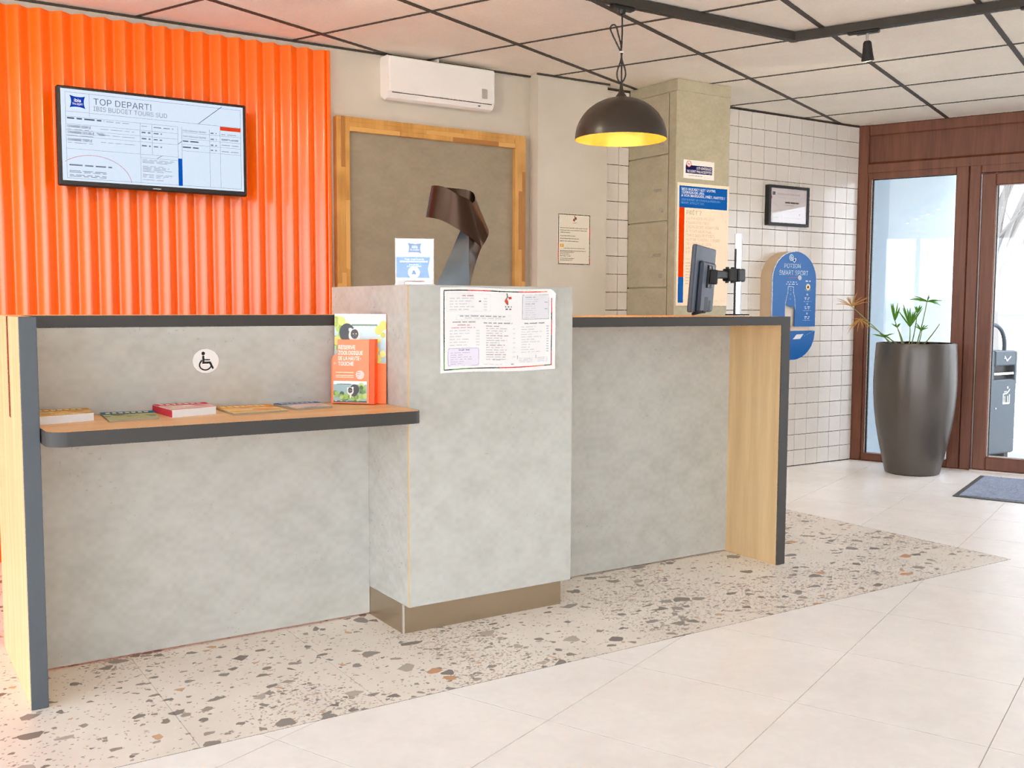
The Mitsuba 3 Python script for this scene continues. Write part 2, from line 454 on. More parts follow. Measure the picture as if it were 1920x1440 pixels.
for i in range(-14, 14):
    x = CX0 + PX * i
    L = LineString(desk(np.array([[x, -12, 0], [x, 12, 0]]))[:, :2]).intersection(INNER)
    if L.is_empty: continue
    m = extrude(L.buffer(0.008, cap_style=2), 0.022, (0, 0, ZC - .003)); part('ceiling', 'grid_bar', m, 'bar_dark')

struct('wall_back', bx(-3.2, XC + .1, YW, YW + .2, -.05, ZC + .05), 'paint', 'pale beige painted rear wall of the lobby')
struct('wall_pilaster', bx(3.126, 3.60, 4.582, YW, 0, ZC), 'paint', 'shallow beige boxed-out section of the rear wall')
struct('trim_1', bx(-3, XC, YW - .012, YW, ZC - .009, ZC), 'bar_dark', 'dark edge bar where the ceiling meets the rear wall')
struct('trim_2', bx(3.116, 3.61, 4.57, 4.582, ZC - .009, ZC), 'bar_dark', 'dark edge bar over the boxed-out wall section')
struct('wall_tiled', None, None, 'white square tiles with dark joints on the right end of the rear wall')
part('wall_tiled', 'grout', bx(3.60, XC, YW - .003, YW + .001, 0, ZC - .002), 'grout', label='dark grout behind the white tiles')
gt = 0.0016
tile_ply = ply(bx(gt, .1163 - gt, -.0075, 0, gt, .105 - gt, .0015), 'glazed')
def wall_tiles(x_from, cols, x_end):
    for k in range(cols):
        x0 = x_from + .1163 * k
        for r in range(23):
            z0 = 2.0 - .105 * 20 + .105 * r
            z1 = min(z0 + .105, ZC - .004); zz = max(z0, 0.001); xe = min(x0 + .1163, x_end)
            if z1 - zz < .012 or xe - x0 < .012: continue
            if z0 >= 0 and z1 - z0 > .1049 and xe - x0 > .1162:
                scene_key = dict(tile_ply); scene_key['to_world'] = mi.ScalarTransform4f().translate([x0, YW - .003, z0])
                part('wall_tiled', 'tile', scene_key, None)
            else:
                part('wall_tiled', 'tile', bx(x0 + gt, xe - gt, YW - .0105, YW - .003, zz + gt, z1 - gt, .0015), 'glazed')
wall_tiles(3.629, 2, 3.821)
wall_tiles(4.706 - 5 * .1163 + .1163, 15, XC)

# unseen sides of the lobby: glazed walls that let the daylight in
def glazed_wall(name, p, q, openings, label, t=0.15):
    p, q = np.array(p, float), np.array(q, float); L = np.linalg.norm(q - p); u = (q - p) / L
    g = sbox(0, -.05, L, ZC + .05)
    for (a, b, z0, z1) in openings: g = g.difference(sbox(a, z0, b, z1))
    struct(name, extrude(g, t, (p[0], p[1], 0), (u[0], u[1], 0), (0, 0, 1)), 'white_wall', label)
    n = 0
    for (a, b, z0, z1) in openings:
        for x in np.arange(a, b + .01, (b - a) / max(1, round((b - a) / 1.4))):
            m = bx(x - .03, x + .03, z0, z1, .05, .1); m.apply_transform(frame_matrix((p[0], p[1], 0), (u[0], u[1], 0), (0, 0, 1))); part(name, 'mullion', m, 'anthracite')
glazed_wall('wall_left', (-3, YW + .1), (-3, -5.2), [(.5, 9.6, .06, 2.12)], 'window wall on the left side of the lobby')
glazed_wall('wall_front', (-3, -5.2), tuple(far), [(.4, 4.6, .06, 2.25)], 'window wall behind the viewer')

# ------------------------------------------------------------------ entrance: brown framed side light and glass door (room coordinates)
def fpart(parent, name, mesh, bsdf='frame_wood', **k): return part(parent, name, turned(mesh), bsdf, **k)
struct('window_1', None, None, 'tall narrow side light in a brown wood-grain frame between the white tiles and the door')
E0 = -0.75
fpart('window_1', 'stile', bx(RX, RX + .09, 1.99, 2.095, 0, ZC, .006))
fpart('window_1', 'glazing_bead', bx(RX + .012, RX + .08, 1.972, 1.99, .05, 2.0, .004))
fpart('window_1', 'head_rail', bx(RX + .002, RX + .09, E0, 1.99, 2.254, ZC, .006))
fpart('window_1', 'transom_panel', bx(RX + .03, RX + .08, E0, 1.99, 2.06, 2.26))
tp = Polygon([(0, 2.0), (.0, 2.018), (.0, 2.056), (.032, 2.074), (.09, 2.074), (.09, 2.0)])
fpart('window_1', 'transom_rail', extrude(Polygon([(RX + x - .008, z) for x, z in tp.exterior.coords[:-1]]), 1.99 - E0, (0, 1.99, 0), (1, 0, 0), (0, 0, 1)))
fpart('window_1', 'top_rail', bx(RX + .006, RX + .08, 1.42, 1.99, 1.957, 2.012, .004))
fpart('window_1', 'bottom_rail', bx(RX + .004, RX + .08, 1.42, 1.99, 0, .052, .006))
fpart('window_1', 'mullion', bx(RX + .002, RX + .09, 1.342, 1.42, 0, 2.01, .005))
fpart('window_1', 'mullion', bx(RX, RX + .09, 1.268, 1.338, 0, 2.01, .005))
part('window_1', 'spacer', turned(cat(bx(RX + .036, RX + .05, 1.966, 1.973, .05, 1.958), bx(RX + .036, RX + .05, 1.42, 1.423, .05, 1.958))), 'white_wall', label='pale edge of the double glazing')
part('window_1', 'gasket', turned(cat(bx(RX + .034, RX + .052, 1.956, 1.966, .052, 1.957), bx(RX + .034, RX + .04, 1.42, 1.966, 1.952, 1.957))), 'black', label='dark rubber gasket')
part('window_1', 'pane', extrude(sbox(1.42, .05, 1.966, 1.957), .0005, desk((RX + .042, 0, 0)), desk((0, 1, 0)), (0, 0, 1)) if False else
     (desk(np.array([[RX + .042, 1.42, .05], [RX + .042, 1.966, .05], [RX + .042, 1.966, 1.957], [RX + .042, 1.42, 1.957]])), [[0, 1, 2], [0, 2, 3]]), 'glass')

struct('door_1', None, None, 'brown framed glass entrance door beside the tall dark planter')
D1 = .36
fpart('door_1', 'frame_header', bx(RX, RX + .09, .28, 1.268, 1.949, 2.01, .005))
fpart('door_1', 'leaf_stile', bx(RX - .012, RX + .06, 1.176, 1.258, .008, 1.944, .006))
fpart('door_1', 'leaf_stile', bx(RX - .012, RX + .06, D1 - .02, D1 + .075, .008, 1.944, .006))
fpart('door_1', 'leaf_rail', bx(RX - .011, RX + .06, D1 + .075, 1.176, 1.867, 1.944, .006), label='top rail')
fpart('door_1', 'leaf_rail', bx(RX - .011, RX + .06, D1 + .075, 1.176, .008, .095, .006), label='bottom rail')
part('door_1', 'spacer', turned(cat(bx(RX + .03, RX + .044, 1.169, 1.176, .095, 1.867), bx(RX + .03, RX + .044, D1 + .075, 1.176, .095, .1))), 'white_wall')
part('door_1', 'gasket', turned(bx(RX + .028, RX + .046, 1.163, 1.168, .097, 1.866)), 'black')
part('door_1', 'pane', (desk(np.array([[RX + .036, D1 + .07, .09], [RX + .036, 1.172, .09], [RX + .036, 1.172, 1.87], [RX + .036, D1 + .07, 1.87]])), [[0, 1, 2], [0, 2, 3]]), 'glass')
part('door_1', 'threshold', turned(bx(RX - .03, RX + .1, .3, 1.268, -.004, .007, .002)), 'white_wall', label='pale threshold strip')
hm = tube([(RX - .012, .42, .98), (RX - .06, .42, .98), (RX - .06, .42, 1.0), (RX - .06, .50, 1.0), (RX - .06, .53, 1.0)], .009)
part('door_1', 'handle', turned(hm), 'chrome')
# the rest of the entrance front, outside the picture
struct('window_2', None, None, 'further glazing of the entrance front')
fpart('window_2', 'mullion', bx(RX, RX + .09, .2, .335, 0, 2.01, .005))
fpart('window_2', 'bottom_rail', bx(RX, RX + .09, E0, .2, 0, .052))
fpart('window_2', 'top_rail', bx(RX, RX + .09, E0, .2, 1.957, 2.012))
fpart('window_2', 'stile', bx(RX, RX + .1, E0 - .1, E0, 0, ZC))
P0, P1 = desk((RX, E0 - .1, 0))[:2], far
glazed_wall('wall_right', tuple(P1), tuple(P0), [(np.linalg.norm(P1 - P0) - 3.2, np.linalg.norm(P1 - P0) - .2, .1, 2.2)], 'glazed entrance front continuing past the door')
struct('wall_corner', turned(bx(RX, RX + .12, 2.09, 2.3, 0, ZC)), 'paint', 'end of the rear wall at the entrance corner')

# ------------------------------------------------------------------ outside
struct('pavement', bx(-60, 60, -60, 60, -.12, -.07), 'pavement', 'light pavement outside the entrance')
struct('porch_wall', turned(bx(RX + .1, RX + 3.6, 2.12, 2.3, -.07, 2.7)), 'outside_wall', 'pale wall return outside the side light')
struct('porch_pier', turned(bx(RX + .12, RX + .62, 2.0, 2.12, -.07, 2.65)), 'outside_pier', 'pale blue grey pier outside the side light')
b = struct('building_opposite', turned(bx(17, 17.4, -9, 14, -.07, 4.6)), 'white_wall', 'pale building across the forecourt with white bands')
for z in (.55, 1.5, 2.5, 3.4):
    part(b, 'band', turned(bx(16.9, 17, -9, 14, z, z + .22)), 'paper')
for z in (.95, 1.95, 2.95):
    for y in range(-8, 13, 3):
        w = part(b, 'window', turned(bx(16.95, 17.0, y, y + 1.7, z, z + .42, .01)), 'outside_pier')
struct('porch_roof', turned(bx(RX + .1, RX + 3.6, .35, 2.4, 2.62, 2.8)), 'outside_wall', 'flat porch roof over the entrance')

def tree(x, y, h, seed, label):
    r = random.Random(seed); o = desk((x, y, -.07)); k = thing('tree', label, 'tree')
    trunk = part(k, 'trunk', tube([o, o + (0, .05, h * .3), o + (.1, .05, h * .55)], [.14, .11, .07], 8), 'bark_grey')
    lim = []
    for i in range(22):
        a = r.uniform(0, 6.28); s = o + np.array([.05, .05, h * r.uniform(.3, .55)]); L = h * r.uniform(.25, .5)
        e = s + np.array([math.cos(a) * L * .6, math.sin(a) * L * .6, L * .8]); mid = (s + e) / 2 + np.array([0, 0, L * .1])
        lim.append(tube(spline([s, mid, e], 6), np.linspace(.045, .008, 6), 5))
        for q in range(3):
            b2 = a + r.uniform(-1, 1); e2 = mid + np.array([math.cos(b2), math.sin(b2), 1.0]) * L * .35; lim.append(tube([mid, e2], [.016, .004], 4))
    part(k, 'branches', cat(*lim), 'bark_grey', stuff=True)
tree(13.5, 2.2, 4.2, 3, 'bare tree outside, seen through the entrance glazing')

def leaf_bush(x0, x1, y0, y1, h, n, seed):
    r = random.Random(seed); V = []; Fc = []
    for i in range(n):
        p = desk((r.uniform(x0, x1), r.uniform(y0, y1), 0)) + (0, 0, h * r.random() ** .7 - .05)
        a, b_ = r.uniform(0, 6.28), r.uniform(-.8, .8); u = np.array([math.cos(a), math.sin(a), b_]) * .07; w = np.array([-math.sin(a), math.cos(a), r.uniform(-.5, .5)]) * .035
        k = len(V); V += [p, p + u * .5 + w, p + u, p + u * .5 - w]; Fc += [[k, k + 1, k + 2], [k, k + 2, k + 3]]
    return TM(np.array(V), Fc, process=False)
k = thing('hedge', 'low green hedge outside behind the grey litter bin', 'hedge')
scene[k] = ply(leaf_bush(12.0, 12.7, -.6, 1.15, .5, 4000, 2), 'leaf_light')

# litter bin outside the door
bn = thing('litter_bin', 'dark grey metal litter bin standing outside the glass door', 'bin')
bx0, bx1, by0, by1, bz = 7.02, 7.36, 4.33, 4.56, -.07
part(bn, 'body', cat(bx(bx0, bx1, by0, by1, -.02, .54, .012), bx(bx0, bx1, by0 + .12, by1, .5, .66), bx(bx0, bx0 + .045, by0, by1, .5, .75, .006), bx(bx1 - .03, bx1, by0, by1, .5, .75, .006)), 'bin_grey')
part(bn, 'ash_drawer', bx(bx0 + .045, bx1 - .03, by0 - .006, by1, .645, .755, .008), 'bin_grey')
part(bn, 'slot_opening', bx(bx0 + .05, bx1 - .035, by0 + .05, by0 + .12, .535, .64), 'black', label='dark litter opening')
part(bn, 'flap_bar', bx(bx0 + .05, bx1 - .035, by0 + .004, by0 + .02, .575, .592), 'plastic_white', label='pale bar across the opening')
for yy in (by0 + .04, by1 - .04):
    pass
hoop = spline([(bx0 + .02, by0 + .11, .7), (bx0 + .02, by0 + .11, .86), (bx0 + .06, by0 + .11, .915), (bx1 - .06, by0 + .11, .915), (bx1 - .015, by0 + .11, .86), (bx1 - .015, by0 + .11, .7)], 50)
part(bn, 'hoop', tube(hoop, .015, 10), 'bin_grey', smooth=40)
part(bn, 'lock', moved(trimesh.creation.icosphere(2, .008), (bx0 + .075, by0, .325)), 'chrome')
part(bn, 'foot', bx(bx0 + .03, bx0 + .08, by0 + .03, by1 - .03, -.07, -.01), 'black'); part(bn, 'foot', bx(bx1 - .08, bx1 - .03, by0 + .03, by1 - .03, -.07, -.01), 'black')
P = Print((bx0, by0 - .001, 0), (1, 0, 0), (0, 0, 1))
W_ = (225, 230, 232)
P.poly(LineString([(.17, .42), (.17, .36), (.25, .36), (.25, .42)]).buffer(.007), W_, 1); P.poly(LineString([(.19, .365), (.19, .41)]).buffer(.006), W_, 1); P.poly(LineString([(.225, .365), (.225, .41)]).buffer(.006), W_, 1)
P.poly(LineString([(.17, .43), (.22, .437), (.25, .462)]).buffer(.006), W_, 1); P.disc(.225, .478, .010, W_); P.poly(LineString([(.21, .45), (.18, .447)]).buffer(.004), W_, 1)
P.build(bn, 'basket_pictogram'); P = Print((bx0, by0 - .001, 0), (1, 0, 0), (0, 0, 1), off=.0075)
P.poly(LineString([(.16, .715), (.19, .68), (.235, .71)]).buffer(.006), W_, 1); P.poly(LineString([(.15, .70), (.17, .70)]).buffer(.004), W_, 1)
P.build(bn, 'cigarette_pictogram')

# ------------------------------------------------------------------ corrugated wall cladding
PITCH_C = .0826; xs = np.arange(-.6, 1.934, PITCH_C / 18); prof = []
for x in xs:
    s = math.sin(2 * math.pi * (x - 1.9135) / PITCH_C + math.pi / 2)
    prof.append((x, YW - .028 - .0165 * math.asin(.88 * s) / math.asin(.88)))
front = np.array(prof); V = []; Fc = []
for z in (0.0, 2.292):
    V += [(x, y, z) for x, y in front]; V += [(x, y + .0025, z) for x, y in front]
n = len(front); V = np.array(V)
for i in range(n - 1):
    a, b_, c_, d_ = i, i + 1, 2 * n + i + 1, 2 * n + i
    Fc += [[a, b_, c_], [a, c_, d_]]
    Fc += [[n + i, 3 * n + i + 1, n + i + 1], [n + i, 3 * n + i, 3 * n + i + 1], [d_, c_, 3 * n + i + 1], [d_, 3 * n + i + 1, 3 * n + i], [a, n + i + 1, b_], [a, n + i, n + i + 1]]
single('wall_cladding', TM(V, Fc, process=False), 'orange', 'bright orange corrugated sheet cladding on the rear wall behind the television', 'wall panel', smooth=35)
cl = 'wall_cladding'
part(cl, 'edge_trim', bx(1.928, 1.945, YW - .048, YW, 0, 2.293, .003), 'orange')

# television
tv = thing('television', 'wall mounted flat television showing a pale blue tariff page, on the orange cladding', 'television')
ty = YW - .12
part(tv, 'casing', bx(.716, 1.505, ty, ty + .035, 1.569, 1.975, .005), 'black')
part(tv, 'rear_housing', bx(.80, 1.42, ty + .03, ty + .06, 1.62, 1.92, .01), 'black')
part(tv, 'wall_bracket', bx(1.0, 1.22, ty + .055, YW - .045, 1.68, 1.86), 'black')
part(tv, 'maker_plate', bx(1.09, 1.125, ty - .0015, ty, 1.5755, 1.5795), 'aluminium', label='small silver badge')
sx0, sx1, sz0, sz1 = .731, 1.4905, 1.590, 1.963
scr = (np.array([[sx0, ty - .0008, sz0], [sx1, ty - .0008, sz0], [sx1, ty - .0008, sz1], [sx0, ty - .0008, sz1]]), [[0, 1, 2], [0, 2, 3]])
SCREEN = 0.029
part(tv, 'screen', ply(scr, 'black', emitter={'type': 'area', 'radiance': rgb([SCREEN * k for k in (.66, .78, .93)])}), None, label='lit pale blue screen')

def logo(P, x, y, w, h, col, l=3, tc=(240, 246, 252)):
    """blue cushion shape with two lines of white lettering"""
    pts = []
    cs = [(0, 1), (1, .96), (1, 0), (0, .04)]
    for k in range(4):
        a, b_ = np.array(cs[k]), np.array(cs[(k + 1) % 4])
        for t in np.linspace(0, 1, 9)[:-1]:
            q = a + (b_ - a) * t; nrm = np.array([.5, .5]) - (a + b_) / 2; q = q + nrm * .2 * 4 * t * (1 - t); pts.append((x + q[0] * w, y + q[1] * h))
    P.poly(Polygon(pts), col, l)
    P.text('ibis', x + w * .5, y + h * .5, h * .24, tc, l + 1, True, w * .46, 'c')
    P.text('budget', x + w * .5, y + h * .27, h * .18, tc, l + 1, False, w * .66, 'c')

P = Print((sx0, ty - .0009, sz0), (1, 0, 0), (0, 0, 1), sx1 - sx0, sz1 - sz0, off=.0004)
G1, G2, G3 = (138, 154, 176), (110, 124, 146), (74, 86, 106)
rng = random.Random(7)
P.box(.022, .025, .985, .965, .0014, G1)
logo(P, .045, .795, .08, .14, (16, 60, 170))
P.line([(.145, .965), (.145, .715)], .0014, G1); P.line([(.022, .755), (.985, .755)], .0014, G1)
P.text('TOP DEPART!', .165, .855, .068, (100, 114, 132), width=.31); P.text('IBIS BUDGET TOURS SUD', .165, .785, .05, (124, 138, 156), width=.395)
for u, a, b_ in ((.41, .025, .70), (.475, .35, .70), (.618, .02, .70), (.64, .02, .70), (.80, .025, .70), (.862, .025, .70)): P.line([(u, a), (u, b_)], .0014, G1)
for v in (.70, .62, .555, .49, .35): P.line([(.022, v), (.618, v)], .0013, G1)
for v in (.64, .57, .505, .43): P.line([(.64, v), (.985, v)], .0012, G1)
P.line([(.41, .31), (.618, .31)], .0013, G1)
P.greek(.03, .675, .19, .016, G3, rng); P.greek(.23, .675, .12, .008, G1, rng)
for v, s, w in ((.60, 'CHAMBRE SIMPLE', .12), (.535, 'CHAMBRE DOUBLE , TWIN', .19), (.455, 'CHAMBRE TRIPLE', .125)):
    P.text(s, .03, v - .018, .026, G3, bold=True, width=w); P.greek(.03, v - .042, .13, .007, G1, rng); P.greek(.2, v - .012, .18, .006, G1, rng)
for v in (.59, .52, .44): P.greek(.418, v, .048, .016, G2, rng, lo=.02, hi=.03); P.greek(.484, v, .045, .014, G2, rng, lo=.02, hi=.03)
P.greek(.484, .66, .11, .012, G1, rng); P.greek(.418, .665, .03, .008, G1, rng)
for v, s in ((.665, 'Petit déjeuner Buffet'), (.60, 'Petit déjeuner Buffet')): P.text(s, .645, v - .01, .02, G3, width=.135)
for v in (.535, .465): P.greek(.645, v, .09, .014, G3, rng)
for v in (.655, .585, .515, .455): P.greek(.806, v, .035, .014, G2, rng, lo=.012, hi=.02)
for v in (.655, .60, .59, .53, .455): P.greek(.87, v, .1, .008, G1, rng)
P.rect(.862, .705, .985, .75, (206, 72, 40), 3); P.rect(.618, .02, .64, .335, (12, 84, 190), 3)
arc = [(.155 + .205 * math.cos(t), -.02 + .31 * math.sin(t)) for t in np.linspace(.13, 2.33, 40)]
P.line(arc, .002, (178, 130, 140), 2)
P.line([(.875, .985), (.735, .755)], .0024, G3, 2); P.line([(.618, .50), (.64, .535)], .0022, G2, 2); P.line([(.50, .315), (.53, .352)], .0022, G2, 2)
P.text('MODES DE PAIEMENT', .035, .165, .02, G2, width=.15) if False else P.greek(.035, .165, .22, .016, G2, rng)
for v in (.105, .09, .06, .045): P.greek(.035, v, .19, .009, G1, rng)
for v in (.285, .27, .255, .215, .2, .185, .17, .155, .12, .105, .09, .06): P.greek(.42, v, .185, .006, G1, rng, fill=rng.uniform(.6, 1))
P.build(tv)

# air conditioner
ac = thing('air_conditioner', 'white wall mounted air conditioner high on the rear wall above the timber frame', 'air conditioner')
y0, y1 = 4.571, YW
def sidepoly(a): return Polygon(a)
prof = sidepoly([(y1, 2.118), (y1, 2.306), (4.585, 2.306), (4.571, 2.292), (4.571, 2.135), (4.592, 2.100), (4.62, 2.094)]).buffer(-.012).buffer(.012, 6)
body = extrude(prof, .612, (2.23, 0, 0), (0, 1, 0), (0, 0, 1))
part(ac, 'housing', body, 'plastic_white', smooth=30)
part(ac, 'front_panel', bx(2.232, 2.84, 4.564, 4.574, 2.128, 2.30, .006), 'plastic_white')
fl = bx(2.30, 2.80, -.003, .003, -.030, 0, .002); fl.apply_transform(trimesh.transformations.rotation_matrix(math.radians(28), (1, 0, 0))); fl.apply_translation((0, 4.573, 2.128))
part(ac, 'louvre', fl, 'plastic_white')
part(ac, 'panel_gap', bx(2.25, 2.825, 4.5705, 4.574, 2.1245, 2.1285), 'bar_dark')
part(ac, 'indicator', bx(2.76, 2.795, 4.5625, 4.565, 2.15, 2.2, .001), 'aluminium', label='small display window')
part(ac, 'badge', bx(2.745, 2.757, 4.571, 4.5795, 2.110, 2.114), 'anthracite')
part(ac, 'cable_clip', bx(2.517, 2.527, 4.60, 4.64, 2.30, 2.325), 'plastic_white')

# timber frame around a grey board
fr = thing('framed_board', 'grey stone-effect board in a golden butcher block timber frame on the rear wall', 'panel')
fx0, fx1, fz1, fw, fy = 1.975, 3.073, 1.993, .068, YW - .045; YWf = YW - .0012
part(fr, 'board', bx(fx0 + fw - .01, fx1 - fw + .01, YW - .018, YWf, 0.001, fz1 - fw + .01), 'concrete_board')
rng = random.Random(11)
def staves(x0, x1, z0, z1, vertical, name):
    st = part(fr, name, bx(x0 + .001, x1 - .001, fy + .003, YWf, z0 + .001, z1 - .001), 'block_wood')
    n = 3
    for i in range(n):
        a = (z0 if vertical else x0) + rng.uniform(-.3, 0); end = z1 if vertical else x1
        while a < end:
            b_ = min(a + rng.uniform(.22, .5), end); lo = max(a, z0 if vertical else x0)
            if b_ - lo > .01:
                w = ((x1 - x0) if vertical else (z1 - z0)) / n
                m = bx(x0 + w * i, x0 + w * (i + 1), fy, fy + .01, lo, b_, .0008) if vertical else bx(lo, b_, fy, fy + .01, z0 + w * i, z0 + w * (i + 1), .0008)
                part(st, 'stave', m, rng.choice(['block_wood', 'block_wood', 'block_wood', 'block_wood_dark', 'block_wood_light']))
            a = b_
staves(fx0, fx0 + fw, 0, fz1, True, 'stile'); staves(fx1 - fw, fx1, 0, fz1, True, 'stile'); staves(fx0 + fw, fx1 - fw, fz1 - fw, fz1, False, 'head')

# notice on the boxed-out wall
no = thing('notice', 'white notice with dark border taped to the beige wall beside the tiled strip', 'notice')
nx0, nx1, nz0, nz1 = 3.262, 3.482, 1.309, 1.588
part(no, 'sheet', bx(nx0, nx1, 4.579, 4.582, nz0, nz1), 'paper')
P = Print((nx0, 4.5788, nz0), (1, 0, 0), (0, 0, 1), nx1 - nx0, nz1 - nz0)
P.rect(0, 0, 1, 1, (232, 224, 205)); P.box(.005, .004, .995, .996, .004, (74, 58, 44), 2)
P.rect(.978, .52, 1, .75, (206, 70, 54), 3); P.rect(0, .08, .022, .42, (190, 60, 50), 3); P.rect(.978, 0, 1, .12, (206, 70, 54), 3)
rng = random.Random(3)
P.poly(LineString([(.50, .965), (.52, .93)]).buffer(.008), (60, 70, 50), 2); P.poly(Point(.545, .915).buffer(.028), (130, 60, 40), 2); P.poly(Point(.49, .885).buffer(.03), (150, 60, 40), 2); P.greek(.46, .82, .12, .012, (150, 140, 120), rng)
for v, f in ((.715, 1), (.67, .97), (.625, .35), (.56, .55), (.505, .68), (.455, .66), (.315, .9), (.265, .95), (.235, .5), (.2, .32), (.16, .38), (.115, .52), (.08, .45)):
    P.greek(.06 + (.1 if v == .315 else 0), v, .86 - (.1 if v == .315 else 0), .014, (120, 112, 98), rng, fill=f)
P.rect(.05, .345, .17, .405, (214, 164, 60), 2); P.poly(Point(.11, .375).buffer(.022), (240, 210, 130), 3)
P.build(no)

# ------------------------------------------------------------------ locker cabinet with posters
cb = thing('locker_cabinet', 'tall grey stone-effect locker column with small doors, against the tiled wall', 'cabinet')
cx0, cx1, cy0, cy1 = 3.822, 4.228, 4.25, YW - .0115
part(cb, 'carcass', bx(cx0 + .004, cx1, cy0, cy1, 0, ZC - .002, .002), 'concrete_cabinet')
part(cb, 'top_band', bx(cx0 - .0, cx1 + .002, cy0 - .004, cy1, 2.262, ZC - .001, .002), 'concrete_cabinet')
part(cb, 'corner_strip', bx(cx0 - .004, cx0 + .02, cy0 - .004, cy0 + .055, 0, 2.26, .002), 'concrete_cabinet')
for z0, z1, hz, kz in ((1.926, 2.258, None, 1.985), (1.559, 1.920, 1.731, 1.615), (1.187, 1.553, 1.369, 1.251), (.80, 1.181, .99, .87), (.42, .794, .6, .48), (.05, .414, .22, .11)):
    d_ = part(cb, 'door', bx(cx0 - .006, cx0 + .006, cy0 + .062, cy1 - .002, z0, z1, .0015), 'concrete_cabinet')
    if hz:
        part(d_, 'slot', bx(cx0 - .0068, cx0 - .004, 4.36, 4.425, hz - .008, hz + .008), 'concrete_board', label='letter slot')
        part(d_, 'slot_lip', bx(cx0 - .009, cx0 - .005, 4.36, 4.425, hz - .0095, hz - .005, .0005), 'aluminium')
    kn = trimesh.creation.cylinder(.011, .016, sections=20); kn.apply_transform(trimesh.transformations.rotation_matrix(math.pi / 2, (0, 1, 0))); kn.apply_translation((cx0 - .012, 4.352, kz))
    part(d_, 'lock', kn, 'chrome', smooth=40)

st = thing('payment_sticker', 'small white and navy sticker about cheques above the tall poster on the locker column', 'sticker')
part(st, 'sheet', bx(3.876, 4.109, cy0 - .0015, cy0, 1.790, 1.892), 'paper')
P = Print((3.876, cy0 - .0016, 1.790), (1, 0, 0), (0, 0, 1), .233, .102)
P.rect(0, 0, 1, 1, (240, 234, 226)); P.rect(.07, .28, .93, .72, (34, 32, 82), 1)
P.text('LES CHÈQUES', .91, .53, .13, (238, 236, 240), 2, True, .5, 'r'); P.text('NE SONT PAS ACCEPTÉS', .91, .335, .13, (238, 236, 240), 2, True, .80, 'r')
P.disc(.17, .78, .018, (244, 236, 232), 3); P.disc(.17, .78, .018, (206, 60, 56), 4, .0145); P.line([(.14, .87), (.20, .69)], .003, (206, 60, 56), 4); P.greek(.14, .74, .06, .08, (70, 70, 110), random.Random(1), 3)
P.greek(.16, .15, .46, .03, (120, 114, 120), random.Random(2)); P.greek(.66, .1, .2, .015, (170, 160, 160), random.Random(2))
P.build(st)

po = thing('poster', 'tall cream poster with blue header and red strip on the locker column front', 'poster')
px0, px1, pz0, pz1 = 3.831, 4.224, 1.082, 1.764
part(po, 'sheet', bx(px0, px1, cy0 - .0055, cy0 - .004, pz0, pz1), 'paper')
P = Print((px0, cy0 - .0056, pz0), (1, 0, 0), (0, 0, 1), px1 - px0, pz1 - pz0)
P.rect(0, 0, 1, 1, (246, 226, 200))
P.rect(.035, .80, .965, .975, (26, 92, 170), 1); P.rect(.035, .235, .135, .80, (226, 58, 6), 1); P.rect(.035, .025, .135, .235, (34, 96, 172), 1)
WT = (226, 232, 240)
for v, s, w in ((.94, 'IBIS BUDGET EST VOTRE', .66), (.914, 'TERRAIN DE JEU.', .45), (.888, 'À VOS MARQUES, PRÊT, PARTEZ !', .85)): P.text(s, .07, v, .019, WT, 2, True, w)
for v, s, w in ((.856, 'IBIS BUDGET IS YOUR PLAYGROUND.', .76), (.83, 'READY, STEADY, GO!', .44)): P.text(s, .07, v, .017, (120, 176, 226), 2, False, w)
T1 = (206, 178, 148)
P.text('PRÊT ?', .17, .745, .032, (178, 152, 126), 2, False, .29)
for k, (s, w) in enumerate((('CE PARCOURS EST', .55), ('COMPOSÉ DES', .44), ('EXERCICES ADAPTÉS', .64), ('À TOUS NIVEAUX.', .5), ('CHEZ IBIS BUDGET,', .56), ('NOTRE CREDO : FAIRE', .66), ('DE CHAQUE LIEU', .5), ('UN TERRAIN DE JEU.', .6), ('ET CELA ...', .36))):
    P.text(s, .17, .705 - .0345 * k, .021, T1, 2, False, w)
rng = random.Random(5)
P.text('READY?', .17, .375, .016, (216, 194, 166), 2, False, .2)
for k in range(8): P.greek(.17, .345 - .024 * k, .6, .012, (222, 202, 176), rng, lo=.04, hi=.14, fill=rng.uniform(.6, 1))
P.line([(.14, .237), (.965, .237)], .0008, (222, 196, 166)); P.line([(.14, .04), (.965, .04)], .0008, (200, 180, 150)); P.line([(.955, .04), (.955, .8)], .0008, (222, 196, 166))
P.line([(.80, .80), (.965, .69)], .0009, (200, 176, 146))
P.poly(Point(.62, .02).buffer(.0001), (240, 220, 200))
P.build(po)

